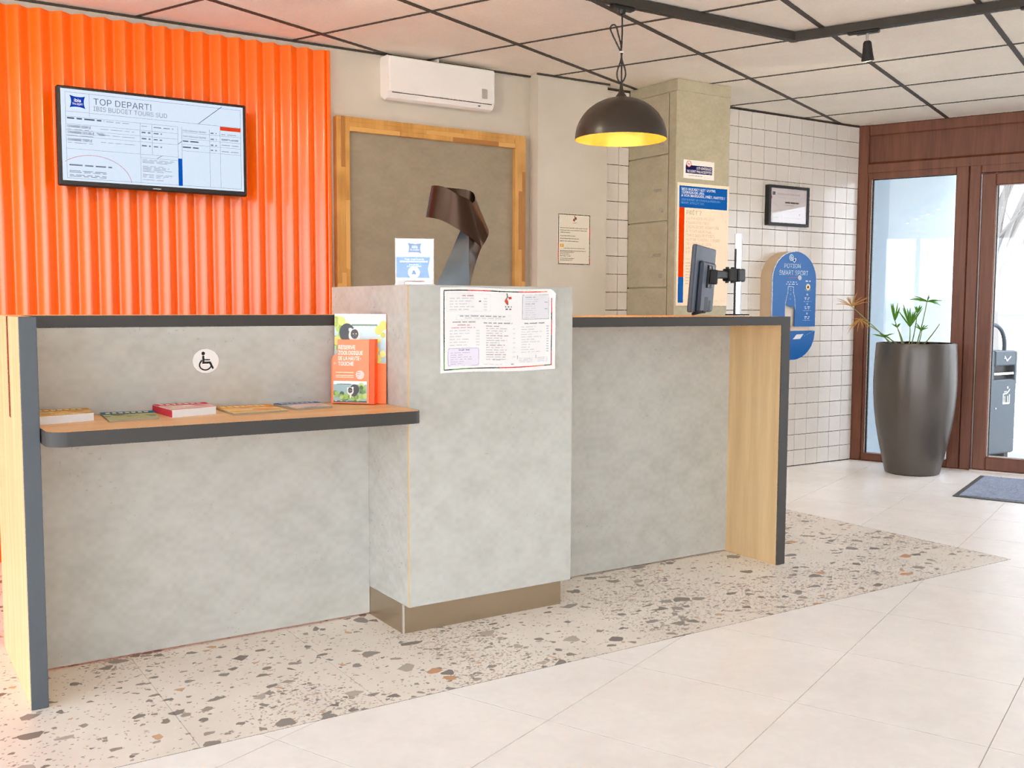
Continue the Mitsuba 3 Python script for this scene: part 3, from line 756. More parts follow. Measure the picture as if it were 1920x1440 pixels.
# framed certificate on the tiles
pf = thing('picture_frame', 'small black framed certificate hanging on the white tiled wall', 'picture')
ax0, ax1, az0, az1, ay = 4.955, 5.336, 1.606, 1.864, YW - .0105
depth = .036
ring = sbox(ax0, az0, ax1, az1).difference(sbox(ax0 + .02, az0 + .018, ax1 - .02, az1 - .018))
part(pf, 'frame', extrude(ring, depth, (0, ay, 0), (1, 0, 0), (0, 0, 1)), 'black')
part(pf, 'sheet', bx(ax0 + .01, ax1 - .01, ay - depth + .008, ay, az0 + .01, az1 - .01), 'paper')
P = Print((ax0 + .02, ay - depth + .0078, az0 + .018), (1, 0, 0), (0, 0, 1), ax1 - ax0 - .04, az1 - az0 - .036)
P.rect(0, 0, 1, 1, (222, 214, 214)); rng = random.Random(8); Q = (186, 174, 178)
P.rect(.05, .80, .13, .89, (70, 74, 96), 2); P.greek(.055, .835, .07, .02, (200, 200, 210), rng, 3); P.text('PRÊT ? C’EST PARTI', .18, .81, .07, (196, 186, 188), width=.66) if False else P.greek(.19, .81, .62, .05, (200, 188, 190), rng, lo=.04, hi=.14)
P.line([(.18, .73), (.92, .73)], .001, Q); P.rect(.01, .69, .04, .75, (150, 40, 70), 2); P.box(.05, .06, .94, .93, .0008, (206, 196, 198))
P.greek(.40, .575, .38, .045, (92, 86, 86), rng, lo=.08, hi=.2); P.greek(.39, .51, .26, .02, (180, 168, 164), rng)
P.line([(.2, .37), (.94, .37)], .0009, Q); P.line([(.08, .15), (.22, .15)], .0009, (150, 145, 140)); P.line([(.38, .15), (.86, .15)], .0009, (150, 145, 140))
P.line([(.02 + .31 * math.sin(t), .03 + .55 * math.cos(t)) for t in np.linspace(0, 1.45, 24)], .0011, (176, 160, 158)); P.rect(.80, .25, .815, .3, (120, 112, 112), 2)
P.build(pf)
pane = (np.array([[ax0 + .02, ay - depth + .004, az0 + .018], [ax1 - .02, ay - depth + .004, az0 + .018], [ax1 - .02, ay - depth + .004, az1 - .018], [ax0 + .02, ay - depth + .004, az1 - .018]]), [[0, 1, 2], [0, 2, 3]])
part(pf, 'glass', pane, 'acrylic')

# water dispenser
wd = thing('drink_dispenser', 'blue pill-shaped sport drink dispenser on the white tiled wall behind the counter end', 'dispenser')
wx, wr, rz, zt, zb = 5.139, .208, .186, 1.438, .731
def pill(shrink=0.0):
    a = np.linspace(0, math.pi, 33)
    top = [(wx + (wr - shrink) * math.cos(t), zt - rz + (rz - shrink) * math.sin(t)) for t in a]; bot = [(wx - (wr - shrink) * math.cos(t), zb + rz - (rz - shrink) * math.sin(t)) for t in a]
    return Polygon(top + bot)
wy0, wy1 = 4.555, YW - .0105
full = pill()
upper = full.intersection(sbox(0, .948, 9, 9)); lower = full.intersection(sbox(0, 0, 9, .921))
bottle = Polygon([(5.056, .9), (5.056, 1.083), (5.075, 1.09), (5.11, 1.076), (5.15, 1.078), (5.15, .9)])
niche = full.intersection(sbox(5.05, .80, 5.195, 1.05)).union(full.intersection(sbox(0, .90, 9, .955)))
part(wd, 'back_plate', extrude(full, -.02, (0, wy1, 0), (1, 0, 0), (0, 0, 1)).copy() if False else extrude(full, .02, (0, wy1, 0), (1, 0, 0), (0, 0, 1)), 'tan_side')
part(wd, 'shell', extrude(upper.difference(upper.buffer(-.004).intersection(sbox(0, .9, 9, 9))), wy1 - wy0 - .004, (0, wy1, 0), (1, 0, 0), (0, 0, 1)), 'tan_side', smooth=30)
part(wd, 'front_panel', extrude(upper.difference(bottle), .006, (0, wy0 + .006, 0), (1, 0, 0), (0, 0, 1)), 'blue')
part(wd, 'front_rim', extrude(upper.difference(upper.buffer(-.004)).intersection(sbox(0, .952, 5.139, 9)), .0075, (0, wy0 + .006, 0), (1, 0, 0), (0, 0, 1)), 'plastic_white', label='pale edge of the front panel')
part(wd, 'niche', bx(4.97, 5.31, wy0 + .022, wy1, .90, 1.13), 'niche_beige', label='beige bottle bay')
part(wd, 'tray', extrude(lower, wy1 - wy0 - .003, (0, wy1, 0), (1, 0, 0), (0, 0, 1)), 'tan_side', smooth=30)
part(wd, 'tray_front', extrude(lower, .006, (0, wy0 + .006, 0), (1, 0, 0), (0, 0, 1)), 'blue')
P = Print((0, wy0 - .0002, 0), (1, 0, 0), (0, 0, 1)); WB = (214, 230, 244); rng = random.Random(4)
P.text('POTION', 5.115, 1.330, .027, WB, 2, False, .155, 'c'); P.text('SMART SPORT', 5.130, 1.284, .030, WB, 2, False, .275, 'c')
P.disc(5.105, 1.397, .021, WB, 1); P.disc(5.105, 1.397, .015, (40, 118, 184), 2, .011); P.line([(5.092, 1.388), (5.116, 1.408)], .004, (40, 118, 184), 2)
P.poly(Polygon([(5.112, 1.382), (5.145, 1.396), (5.152, 1.382), (5.133, 1.362)]), WB, 1); P.poly(Polygon([(5.121, 1.382), (5.14, 1.390), (5.143, 1.381), (5.132, 1.370)]), (40, 60, 110), 2)
P.line([(5.085, 1.268), (5.18, 1.270)], .004, (186, 110, 132), 1); P.disc(5.188, 1.268, .0165, (206, 220, 230), 2)
P.greek(5.07, 1.236, .09, .006, WB, rng, lo=.01, hi=.03); P.greek(5.06, 1.222, .11, .006, WB, rng, lo=.01, hi=.03)
P.line([(5.056, 1.06), (5.057, 1.098), (5.069, 1.145), (5.079, 1.17), (5.081, 1.2105), (5.130, 1.208), (5.133, 1.168), (5.143, 1.14), (5.150, 1.09), (5.150, 1.06)], .0038, WB, 3)
for z, q in ((1.19, .008), (1.16, .0075), (1.13, .005)): P.disc(5.104, z, q, (120, 176, 216), 3, q - .003)
P.greek(5.243, 1.243, .05, .008, WB, rng, lo=.01, hi=.03); P.disc(5.27, 1.208, .0215, (238, 226, 190), 1); P.disc(5.27, 1.208, .0085, (70, 44, 20), 2)
P.line([(5.24, 1.193), (5.255, 1.183), (5.285, 1.183), (5.30, 1.193)], .002, (170, 200, 130), 1)
for z in (1.135, 1.075, 1.01):
    P.disc(5.265, z + .024, .007, WB, 1, .0035); P.greek(5.24, z, .055, .0055, WB, rng, lo=.01, hi=.03); P.greek(5.243, z - .011, .045, .0055, WB, rng, lo=.01, hi=.02); P.line([(5.228, z - .021), (5.305, z - .021)], .0014, WB)
P.poly(Polygon([(5.135, .865), (5.205, .868), (5.238, .9), (5.17, .897)]), (236, 236, 240), 2); P.line([(5.24, .885), (5.335, .918)], .0016, (150, 190, 226), 2)
P.build(wd)
# water tube opening: the white line where the bottle is half full is the edge of the bay behind

# ------------------------------------------------------------------ reception desk
TH = .035; DT = 1.046; YF, YE, YB = 3.179, 2.883, 3.49; X0 = 1.4665
dk = thing('reception_counter', 'left reception counter with an oak end panel, grey stone-effect front and dark top edge', 'counter')
part(dk, 'front_panel', bx(.389, X0 - .0006, YF, YF + .02, .006, DT - TH), 'concrete')
ep = part(dk, 'end_panel', bx(.348, .3885, YE + .004, YB, 0, DT, .001), 'oak')
part(dk, 'end_panel_edging', bx(.3465, .3895, YE, YE + .006, 0, DT + .0005, .0015), 'anthracite_blue', label='dark edge band')
part(dk, 'groove', bx(.3473, .352, 3.118, 3.150, .763, DT), 'brown_slot', label='brown slot in the outer face')
part(dk, 'top', bx(.3885, X0 - .0006, YF + .002, YB, DT - TH, DT), 'oak_shelf')
part(dk, 'top_edging', bx(.3885, X0 - .0006, YF - .003, YF + .003, DT - TH, DT + .0005, .001), 'anthracite', label='dark edge band')

shp = sbox(.392, 2.777, X0 - .0005, YF - .001).difference(sbox(0, 0, .442, 2.827).difference(Point(.442, 2.827).buffer(.05, 16))).difference(sbox(X0 - .0305, 0, 3, 2.807).difference(Point(X0 - .0305, 2.807).buffer(.03, 16)))
sh = thing('counter_shelf', 'low oak writing shelf with rounded dark edge along the left counter, holding magazines', 'shelf')
part(sh, 'board', extrude(shp.buffer(-.0015), .0385, (0, 0, .7135)), 'oak_shelf')
part(sh, 'edging', extrude(shp.difference(shp.buffer(-.0018)), .039, (0, 0, .713)), 'anthracite', smooth=30, label='dark edge band')

pd = thing('counter_pedestal', 'taller grey stone-effect pedestal between the two counters on a recessed metal plinth', 'counter')
part(pd, 'body', bx(X0, 2.1155, 2.878, YB, .0985, 1.145, .001), 'concrete')
part(pd, 'corner_joint', bx(X0 - .0006, X0 + .003, 2.8774, 2.881, .099, 1.1445), 'oak', label='pale edge line at the front corner')
part(pd, 'plinth', bx(X0 + .0005, 2.103, 2.922, YB, 0, .0985), 'steel', label='brushed metal plinth')
part(pd, 'plinth_corner', bx(X0 - .0008, X0 + .005, 2.9205, 2.925, 0, .098), 'steel_edge', label='bright corner strip')

d2 = thing('reception_counter', 'right reception counter with an oak end panel facing the pedestal and a dark top edge', 'counter')
EX0, EX1 = 3.186, 3.235
part(d2, 'front_panel', bx(2.1155, EX0, YF, YF + .02, .006, DT - TH), 'concrete')
part(d2, 'top', bx(2.116, EX0, YE + .004, YB, DT - .0075 - TH, DT - .0075), 'oak_shelf')
part(d2, 'top_edging', bx(2.116, EX0, YE, YE + .006, DT - .0075 - TH, DT - .007, .0012), 'anthracite', label='dark edge band')
part(d2, 'end_panel', bx(EX0, EX1, YE + .004, YB, 0, DT - .0075, .001), 'oak')
part(d2, 'end_panel_edging', bx(EX0, EX1 + .0008, YE, YE + .006, 0, DT - .007, .0012), 'anthracite', label='dark edge band')
part(d2, 'end_panel_outer_skin', bx(EX1 - .001, EX1 + .001, YE + .005, YB, 0, DT - .008), 'concrete')

# wheelchair sticker
ws = thing('wheelchair_sticker', 'round white sticker with a wheelchair symbol on the left counter front above the shelf', 'sticker')
part(ws, 'disc', extrude(affinity.scale(Point(0, 0).buffer(.0405, 32), 1, .93), .0012, (.911, YF, .903), (1, 0, 0), (0, 0, 1)), 'paper')
P = Print((.911, YF - .0013, .903), (1, 0, 0), (0, 0, 1)); K = (52, 52, 52)
P.disc(-.008, .024, .0055, K); P.poly(LineString([(-.008, .014), (-.008, -.005), (.013, -.005), (.021, -.022)]).buffer(.0032, join_style=2), K, 1); P.poly(LineString([(-.008, .004), (.011, .004)]).buffer(.002), K, 1)
P.poly(LineString([(-.014 + .0, .002)] + [(-.002 + .018 * math.cos(t), -.012 + .016 * math.sin(t)) for t in np.linspace(2.3, 5.9, 24)]).buffer(.0021), K, 1)
P.build(ws, 'symbol')

# menu sheet on the pedestal
me = thing('menu_sheet', 'large white menu sheet with coloured border and curled corner on the pedestal front', 'menu')
mx0, mx1, mz0, mz1 = 1.583, 2.038, .859, 1.1375
W, Hh = mx1 - mx0, mz1 - mz0
def menu_warp(q):
    """the sheet is taped flat except for its right edge and upper right corner, which lift"""
    u, v = q[:, 0] / W, q[:, 1] / Hh
    lift = .006 * np.clip((u - .9) / .1, 0, 1) ** 2 + .022 * np.clip((u + v - 1.84) / .16, 0, 1) ** 2 + .0015 * np.sin(9 * u + 4 * v) ** 2
    r = q.copy(); r[:, 2] += lift; r[:, 0] -= lift * .4
    r[:, 1] += .002 * np.sin(7 * u); return r
outl = Polygon([(0, 0), (1, .02), (1, .94), (.95, 1), (0, 1)])
gu, gv = np.linspace(0, 1, 25), np.linspace(0, 1, 17)
grid = np.array([[(u * W, v * Hh, 0) for v in gv] for u in gu])
def clipc(u, v):
    s = max(0, (u + v - 1.95)) ; return (u - s * .5) * W, (v - s * .5) * Hh
grid = np.array([[(*clipc(u, v), 0.0012) for v in gv] for u in gu]).reshape(-1, 3)
gw = menu_warp(grid).reshape(25, 17, 3); M4 = frame_matrix((mx0, 2.878, mz0), (1, 0, 0), (0, 0, 1))
gw = np.c_[gw.reshape(-1, 3), np.ones(25 * 17)] @ M4.T
part(me, 'sheet', sheet(gw[:, :3].reshape(25, 17, 3), .0008), 'paper', smooth=40)
P = Print((mx0, 2.878, mz0), (1, 0, 0), (0, 0, 1), W, Hh, off=.0024, warp=menu_warp)
rng = random.Random(21); E1, E2 = (208, 207, 210), (176, 176, 184)
edge = [((.03, .04), (.03, .96))]
cols = [(54, 66, 58), (60, 60, 58), (214, 74, 66), (228, 110, 92), (226, 150, 110), (206, 66, 60), (60, 62, 64), (96, 150, 84), (90, 110, 84)]
def strip(a, b_, n, seq):
    a, b_ = np.array(a), np.array(b_)
    for k in range(n):
        p, q = a + (b_ - a) * k / n, a + (b_ - a) * (k + 1) / n
        P.line([tuple(p), tuple(q)], .0032, cols[seq[k % len(seq)]], 2)
strip((.03, .035), (.03, .965), 9, (7, 7, 8, 0, 1, 1, 0, 0, 0)); strip((.03, .965), (.93, .965), 14, (0, 0, 1, 2, 3, 2, 1, 0, 8, 1, 2, 2, 5, 4)); strip((.965, .05), (.965, .90), 9, (5, 5, 1, 1, 5, 2, 1, 5, 2)); strip((.03, .035), (.965, .055), 14, (0, 7, 7, 8, 1, 6, 1, 2, 2, 5, 2, 3, 4, 8))
P.box(.05, .72, .42, .93, .0006, E1); P.text('Réserve', .2, .89, .022, (206, 150, 150), width=.09) if False else P.greek(.18, .895, .1, .014, (200, 160, 160), rng)
for k in range(5): P.greek(.075, .865 - .033 * k, .24, .011, E1, rng, fill=rng.uniform(.6, 1)); P.greek(.36, .865 - .033 * k, .03, .011, E1, rng, fill=1)
P.greek(.32, .83, .018, .014, (120, 120, 120), rng)
P.line([(.56, .945), (.567, .91), (.562, .88)], .003, (84, 84, 70), 3); P.poly(Polygon([(.555, .89), (.54, .85), (.555, .815), (.575, .815), (.572, .85)]), (208, 96, 76), 2); P.poly(Polygon([(.572, .90), (.60, .905), (.605, .88), (.582, .87)]), (214, 84, 74), 2); P.poly(Polygon([(.56, .83), (.565, .80), (.575, .815)]), (110, 84, 60), 3)
P.greek(.545, .775, .065, .016, (140, 140, 146), rng, lo=.008, hi=.02); P.greek(.55, .745, .05, .016, (110, 110, 116), rng, lo=.02, hi=.03)
P.rect(.70, .63, .94, .93, (226, 224, 226), 1); P.box(.70, .63, .94, .93, .001, (128, 130, 140), 2)
for k in range(10): P.greek(.725, .895 - .027 * k, .12, .011, E2 if k in (0, 3) else E1, rng, 2, fill=rng.uniform(.7, 1))
for v in (.83, .75): P.greek(.90, v, .03, .011, E2, rng, 2, fill=1)
P.box(.13, .62, .59, .68, .0006, E1); P.greek(.16, .655, .39, .013, (160, 160, 164), rng); P.greek(.2, .632, .33, .011, E1, rng)
P.greek(.1, .585, .19, .013, (172, 160, 160), rng); P.greek(.14, .55, .1, .011, (190, 150, 156), rng); P.line([(.25, .575), (.25, .545), (.21, .545)], .0006, E2); P.greek(.09, .52, .2, .01, (214, 164, 168), rng)
for k in range(6): P.greek(.075, .485 - .034 * k, .18, .01, E1, rng, fill=rng.uniform(.5, 1)); P.greek(.295, .485 - .034 * k, .03, .01, E1, rng)
P.rect(.06, .075, .32, .285, (232, 226, 238), 1); P.box(.06, .075, .32, .285, .0014, (172, 164, 196), 2, .008); P.greek(.15, .255, .1, .012, (150, 144, 160), rng, 2)
for k in range(6): P.greek(.08, .225 - .026 * k, .2, .009, (196, 190, 206), rng, 2, fill=rng.uniform(.5, .95))
P.greek(.36, .575, .25, .014, (160, 156, 156), rng)
for k in range(15): P.greek(.38, .54 - .0285 * k, .2, .0095, (196, 190, 190) if k % 4 else (180, 160, 160), rng, fill=rng.uniform(.55, 1)); P.greek(.615, .54 - .0285 * k, .022, .009, E1, rng, fill=1 if k % 2 else .01)
P.greek(.44, .135, .07, .012, E2, rng); P.line([(.35, .105), (.64, .105)], .0005, E1); P.greek(.36, .08, .16, .009, E1, rng); P.greek(.60, .08, .03, .012, (150, 150, 180), rng)
P.greek(.72, .575, .18, .013, (150, 150, 150), rng)
for k in range(11): P.greek(.69, .535 - .031 * k, .19, .0095, E1, rng, fill=rng.uniform(.4, 1)); P.greek(.92, .535 - .031 * k, .02, .0095, (170, 170, 190), rng, fill=1)
for u in (.655, .82): P.rect(u, .15, u + .006, .19, E2, 2)
for k in range(3): P.greek(.67, .15 - .022 * k, .12, .008, E1, rng); P.greek(.84, .15 - .022 * k, .09, .008, E1, rng)
P.build(me)

# ------------------------------------------------------------------ things on the pedestal
sg = thing('acrylic_sign', 'small clear acrylic sign holder with a white and blue card on top of the pedestal', 'sign')
so = np.array([1.476, 2.985, 1.145]); ang = math.radians(-22); U = np.array([math.cos(ang), math.sin(ang), 0]); Nn = np.cross(U, (0, 0, 1)); sw, shh = .1265, .152
def loc(u, n, z): return so + U * u + Nn * n + np.array([0, 0, z])
M4 = frame_matrix(so, U, (0, 0, 1))
def lbx(*a, b=0):
    """box in the sign's frame: across, up, towards the viewer"""
    m = bx(a[0], a[1], a[2], a[3], a[4], a[5], b); m.apply_transform(M4); return m
part(sg, 'card', lbx(.003, sw - .003, .018, shh - .002, .0005, .0015), 'paper')
for k in (.004, -.002):
    q = np.array([[0, .0, k], [sw, .0, k], [sw, shh, k], [0, shh, k]]); q = np.c_[q, np.ones(4)] @ M4.T
    part(sg, 'acrylic_sheet', (q[:, :3], [[0, 1, 2], [0, 2, 3]]), 'acrylic')
part(sg, 'foot', lbx(.03, .096, 0, .014, -.03, .02, b=.004), 'chrome', label='dark shiny foot')
part(sg, 'edge', cat(lbx(0, .0016, 0, shh, -.002, .004), lbx(sw - .0016, sw, 0, shh, -.002, .004), lbx(0, sw, .0, .003, -.03, .03)), 'plastic_white')
P = Print(M4[:3, 3] + Nn * .0016, U, (0, 0, 1), sw, shh)
rng = random.Random(31)
P.rect(.03, .12, .97, .985, (250, 248, 248)); P.rect(.03, .16, .97, .605, (84, 138, 192), 1)
logo(P, .32, .68,   .36, .23, (64, 100, 160), 2, (225, 235, 245))
P.text('Pour tout besoin', .49, .54, .035, (245, 250, 255), 2, True, .5, 'c'); P.text('appelez-nous au 9 !', .49, .49, .035, (245, 250, 255), 2, True, .72, 'c') if False else P.greek(.12, .49, .72, .034, (238, 246, 252), rng, 2, .06, .16)
P.greek(.36, .43, .24, .02, (225, 236, 246), rng, 2); P.greek(.3, .395, .37, .02, (225, 236, 246), rng, 2)
P.disc(.48, .275, .0195, (250, 250, 250), 2); P.poly(Polygon([(.41, .235), (.435, .26), (.45, .31), (.48, .33), (.51, .31), (.525, .26), (.55, .235)]), (84, 122, 172), 3)
P.poly(Polygon([(.88, .16), (.84, .35), (.9, .605), (.97, .605), (.97, .16)]), (196, 218, 236), 2); P.poly(Polygon([(.91, .16), (.88, .35), (.94, .605), (.97, .605), (.97, .16)]), (232, 238, 240), 3)
P.build(sg)

lm = thing('table_lamp', 'sculptural table lamp of folded dark bronze ribbon standing on the pedestal', 'lamp')
lo = np.array([1.813, 3.2, 1.145]); LA = math.radians(-30); LU = np.array([math.cos(LA), math.sin(LA), 0]); LN = np.cross(LU, (0, 0, 1)); k = 2.245e-3 * .98
def L(px, py, d=0.0):
    """profile point of the lamp: across and up in its own plane, d towards the front"""
    return lo + LU * (px - 476) / 7.2 * k * .93 + np.array([0, 0, (1330 - py) / 7.2 * k * .98]) + LN * d
def ruled(a, b_, n=24, m=8):
    a, b_ = spline(a, n) if len(a) > 2 else np.linspace(a[0], a[1], n), spline(b_, n) if len(b_) > 2 else np.linspace(b_[0], b_[1], n)
    return np.array([[a[i] + (b_[i] - a[i]) * j / (m - 1) for j in range(m)] for i in range(n)])
shade = ruled([L(210, 118, -.01), L(300, 128, .03), L(400, 160, .045), L(520, 225, .045), L(640, 270, .03), L(722, 322, .008)], [L(138, 488, -.01), L(240, 512, .03), L(350, 545, .045), L(470, 602, .045), L(650, 705, .03), L(838, 850, .0)])
part(lm, 'shade_front', sheet(shade, .0015), 'bronze', smooth=50)
back = ruled([L(722, 322, .008), L(752, 290, -.02), L(760, 225, -.06), L(720, 150, -.09), L(570, 116, -.095), L(390, 112, -.07), L(212, 119, -.012)], [L(842, 850, 0), L(935, 665, -.03), L(915, 590, -.06), L(800, 520, -.09), L(600, 480, -.095), L(360, 470, -.07), L(140, 486, -.012)], 40)
part(lm, 'shade_back', sheet(back, .0015), 'bronze', smooth=50)
stem = ruled([L(262, 1328, .02), L(420, 990, .012), L(575, 640, -.02)], [L(692, 1328, .055), L(684, 1000, .045), L(680, 690, .02)])
part(lm, 'stem_front', sheet(stem, .0015), 'bronze_blue', smooth=50, label='grey blue front of the folded stand')
side = ruled([L(692, 1328, .055), L(684, 1000, .045), L(680, 690, .02)], [L(698, 1328, -.02), L(780, 1000, -.03), L(880, 760, -.03)])
part(lm, 'stem_side', sheet(side, .0015), 'bronze', smooth=50)
rear = ruled([L(262, 1328, .02), L(420, 990, .012), L(575, 640, -.02)], [L(698, 1328, -.02), L(780, 1000, -.03), L(880, 760, -.03)])
part(lm, 'stem_rear', sheet(rear, .0015), 'bronze', smooth=50)

# ------------------------------------------------------------------ monitor on its pole arm
pole = thing('monitor_stand', 'silver upright pole with a black clamp arm on the right counter', 'monitor stand')
pc = np.array([3.412, 3.36])
PT = Polygon([(-.018, -.012), (.018, -.012), (.018, .012), (-.018, .012)]).buffer(.004, 4).difference(sbox(-.003, .010, .003, .02)).difference(sbox(.012, -.003, .03, .003)).difference(sbox(-.003, -.03, .003, -.012))
pa = math.radians(40)
PTm = affinity.rotate(PT, 40, origin=(0, 0))
CT = DT - .0075
d3 = 'reception_counter_001'
pc = np.array([3.412, 3.36])
part(pole, 'pole', extrude(PTm, 1.411 - CT, (pc[0], pc[1], CT)), 'aluminium')
sl = bx(-.0175, -.0085, -.0238, -.0215, 0, .30); sl.apply_transform(trimesh.transformations.rotation_matrix(math.atan2(-.72, .69), (0, 0, 1))); sl.apply_translation((pc[0], pc[1], CT + .004))
part(pole, 'pole_slot', sl, 'black', label='dark slot strip')
axis = np.array([.812, .584, 0]); axis /= np.linalg.norm(axis); nb = np.array([axis[1], -axis[0], 0])
mc = np.array([3.197, 3.316, 1.20]); zc = 1.222
hgt = zc + .0
part(pole, 'base_plate', bx(pc[0] - .04, pc[0] + .04, pc[1] - .04, pc[1] + .04, CT, CT + .006, .002), 'black')
aim = np.array([pc[0], pc[1], 0]) - np.array([mc[0], mc[1], 0]); dist = np.linalg.norm(aim); aim /= dist
A4m = frame_matrix((mc[0], mc[1], hgt), aim, (0, 0, 1))
def abx(*a, b=0):
    m = bx(*a, b); m.apply_transform(A4m); return m
part(pole, 'collar', abx(dist - .03, dist + .026, -.030, .030, -.026, .026, b=.006), 'black')
kn = trimesh.creation.cone(.022, .02, sections=8); kn.apply_transform(trimesh.transformations.rotation_matrix(math.pi / 2, (0, 1, 0))); kn.apply_translation((dist + .026, 0, 0)); kn.apply_transform(A4m)
part(pole, 'clamp_knob', kn, 'black')
part(pole, 'joint_block', abx(dist - .098, dist - .034, -.028, .028, -.02, .02, b=.004), 'black_matt')
for q in (-.088, -.046):
    for s in (-1, 1):
        cy = trimesh.creation.cylinder(.008, .012, sections=16); cy.apply_transform(trimesh.transformations.rotation_matrix(math.pi / 2, (1, 0, 0))); cy.apply_translation((dist + q, s * .03, 0)); cy.apply_transform(A4m)
        part(pole, 'hinge_cap', cy, 'black')
part(pole, 'swivel', abx(.035, dist - .09, -.018, .018, -.012, .012, b=.005), 'black')
mo = thing('monitor', 'dark flat monitor seen from behind, carried by the pole arm over the right counter', 'monitor')
up = np.array([0, 0, 1.0]) + nb * .07; up /= np.linalg.norm(up)
M5 = frame_matrix((mc[0] - nb[0] * .02, mc[1] - nb[1] * .02, hgt - .03), axis, up)       # local z: out of the back? axis x up = -nb... sign handled below
sgn = 1.0 if (M5[:3, 2] @ nb) > 0 else -1.0
def mbx(x0, x1, z0, z1, n0, n1, b=0):
    m = bx(x0, x1, z0, z1, min(sgn * n0, sgn * n1), max(sgn * n0, sgn * n1), b); m.apply_transform(M5); return m
part(mo, 'panel', mbx(-.235, .235, -.14, .15, -.026, -.008, b=.004), 'screen_grey')
part(mo, 'screen', mbx(-.228, .228, -.132, .143, -.0275, -.025), 'black', label='black switched-off screen')
part(mo, 'rear_cover', mbx(-.15, .16, -.138, .085, -.01, .012, b=.008), 'screen_grey')
part(mo, 'mount_plate', mbx(-.05, .05, -.03, .07, .012, .018, b=.002), 'black')
for a, b_ in ((-.04, -.02), (.04, -.02), (-.04, .06), (.04, .06)):
    part(mo, 'screw', mbx(a - .006, a + .006, b_ - .006, b_ + .006, .018, .022, b=.002), 'chrome')
part(mo, 'port_recess', mbx(-.06, .02, -.138, -.07, .010, .0125), 'black'); part(mo, 'port_recess', mbx(.04, .09, -.138, -.085, .010, .0125), 'black')
part(mo, 'tilt_link', mbx(-.015, .015, -.012, .052, .016, .05, b=.004), 'black')
e0 = M5[:3, 3] + axis * -.03 - up * .138 + nb * .012
part(mo, 'cable', tube(spline([e0, e0 + (-.03, -.01, -.0), (e0[0] - .06, e0[1] - .02, CT + .012), (e0[0] - .10, e0[1] - .03, CT + .008)], 16), .006, 8), 'black', smooth=40)

# ------------------------------------------------------------------ magazines on the shelf
SZ = .7525
def magazine(name, label, quad, t, palette, seed, pages=True):
    """quad: four floor-plan corners: back left, back right, front right, front left"""
    palette = [tuple(int(v + (255 - v) * (.0 if i == 0 else .3)) for v in p) for i, p in enumerate(palette)]
    k = thing(name, label, 'magazine', None); q = Polygon(quad); r = random.Random(seed)
    n = 4 if t > .012 else 1
    part(k, 'pages', extrude(q.buffer(-.001), t - .0012, (0, 0, SZ + .0004)), 'pages' if n > 1 else 'magazine_edge')
    part(k, 'back_cover', extrude(q, .0006, (0, 0, SZ - .0002)), 'paper' if n > 1 else 'magazine_edge')
    if n > 1:
        a, b_ = np.array(quad[0]), np.array(quad[3]); u = (b_ - a) / np.linalg.norm(b_ - a); nrm = np.array([u[1], -u[0]])
        m = extrude(Polygon([a, b_, b_ + nrm * -.0008, a + nrm * -.0008]), t - .001, (0, 0, SZ + .0003)); part(k, 'spine', m, 'print_ink', color=np.tile(c(*palette[0]), (len(m.vertices), 1)))
    part(k, 'cover', extrude(q, .0008, (0, 0, SZ + t - .0008)), 'paper' if n > 1 else 'magazine_edge')
    P = Print((0, 0, SZ + t), (1, 0, 0), (0, 1, 0), off=.0002)
    A, B_, C_, D_ = (np.array(v) for v in quad)
    def uv(u, v): return (D_ * (1 - u) + C_ * u) * (1 - v) + (A * (1 - u) + B_ * u) * v
    P.poly(q, palette[1], 0)
    for i in range(26):
        u, v = r.random(), r.random(); w, h_ = r.uniform(.06, .3), r.uniform(.05, .16); col = r.choice(palette[1:])
        pts = [uv(min(max(u + w * math.cos(a) * r.uniform(.6, 1), .01), .99), min(max(v + h_ * math.sin(a) * r.uniform(.6, 1), .01), .69)) for a in np.linspace(0, 2 * math.pi, 9)[:-1]]
        P.poly(Polygon(pts).convex_hull, col, 1 + i % 6)
    P.poly(Polygon([uv(.0, .70), uv(1, .70), uv(1, .99), uv(0, .99)]), palette[0], 8)
    for i in range(7): P.poly(Polygon([uv(.08 + .12 * i, .76), uv(.16 + .12 * i, .76), uv(.16 + .12 * i, .93), uv(.08 + .12 * i, .93)]), palette[2], 9)
    P.build(k, 'cover_print')
    return k
magazine('magazine', 'thick yellow magazine at the left end of the shelf beside the oak panel', [(.408, 3.165), (.556, 3.158), (.548, 3.015), (.395, 2.975)], .022, [(206, 150, 70), (226, 176, 86), (240, 214, 140), (196, 140, 64), (170, 160, 120)], 1)
magazine('magazine', 'thin green magazine with a blue masthead, second from the left on the shelf', [(.592, 3.17), (.742, 3.15), (.714, 2.965), (.575, 2.955)], .005, [(58, 112, 156), (150, 154, 96), (196, 190, 130), (110, 112, 70), (206, 206, 176), (90, 92, 70)], 2)
magazine('magazine', 'thick pink covered magazine pile with white page edges and a red spine on the shelf', [(.742, 3.165), (.90, 3.16), (.892, 3.012), (.752, 2.975)], .022, [(206, 70, 80), (226, 160, 166), (240, 206, 206), (214, 120, 130), (190, 190, 150)], 3)
magazine('magazine', 'wide thin yellow orange magazine in the middle of the shelf', [(.93, 3.172), (1.105, 3.16), (1.10, 2.968), (.925, 2.945)], .005, [(232, 150, 60), (238, 188, 96), (246, 220, 150), (214, 130, 60), (226, 170, 120)], 4)
magazine('magazine', 'thin magazine with a pale pink and blue cover nearest the leaflet display on the shelf', [(1.125, 3.17), (1.27, 3.165), (1.262, 3.005), (1.135, 2.985)], .006, [(70, 110, 170), (216, 180, 170), (190, 196, 206), (206, 160, 140), (140, 160, 180)], 5)

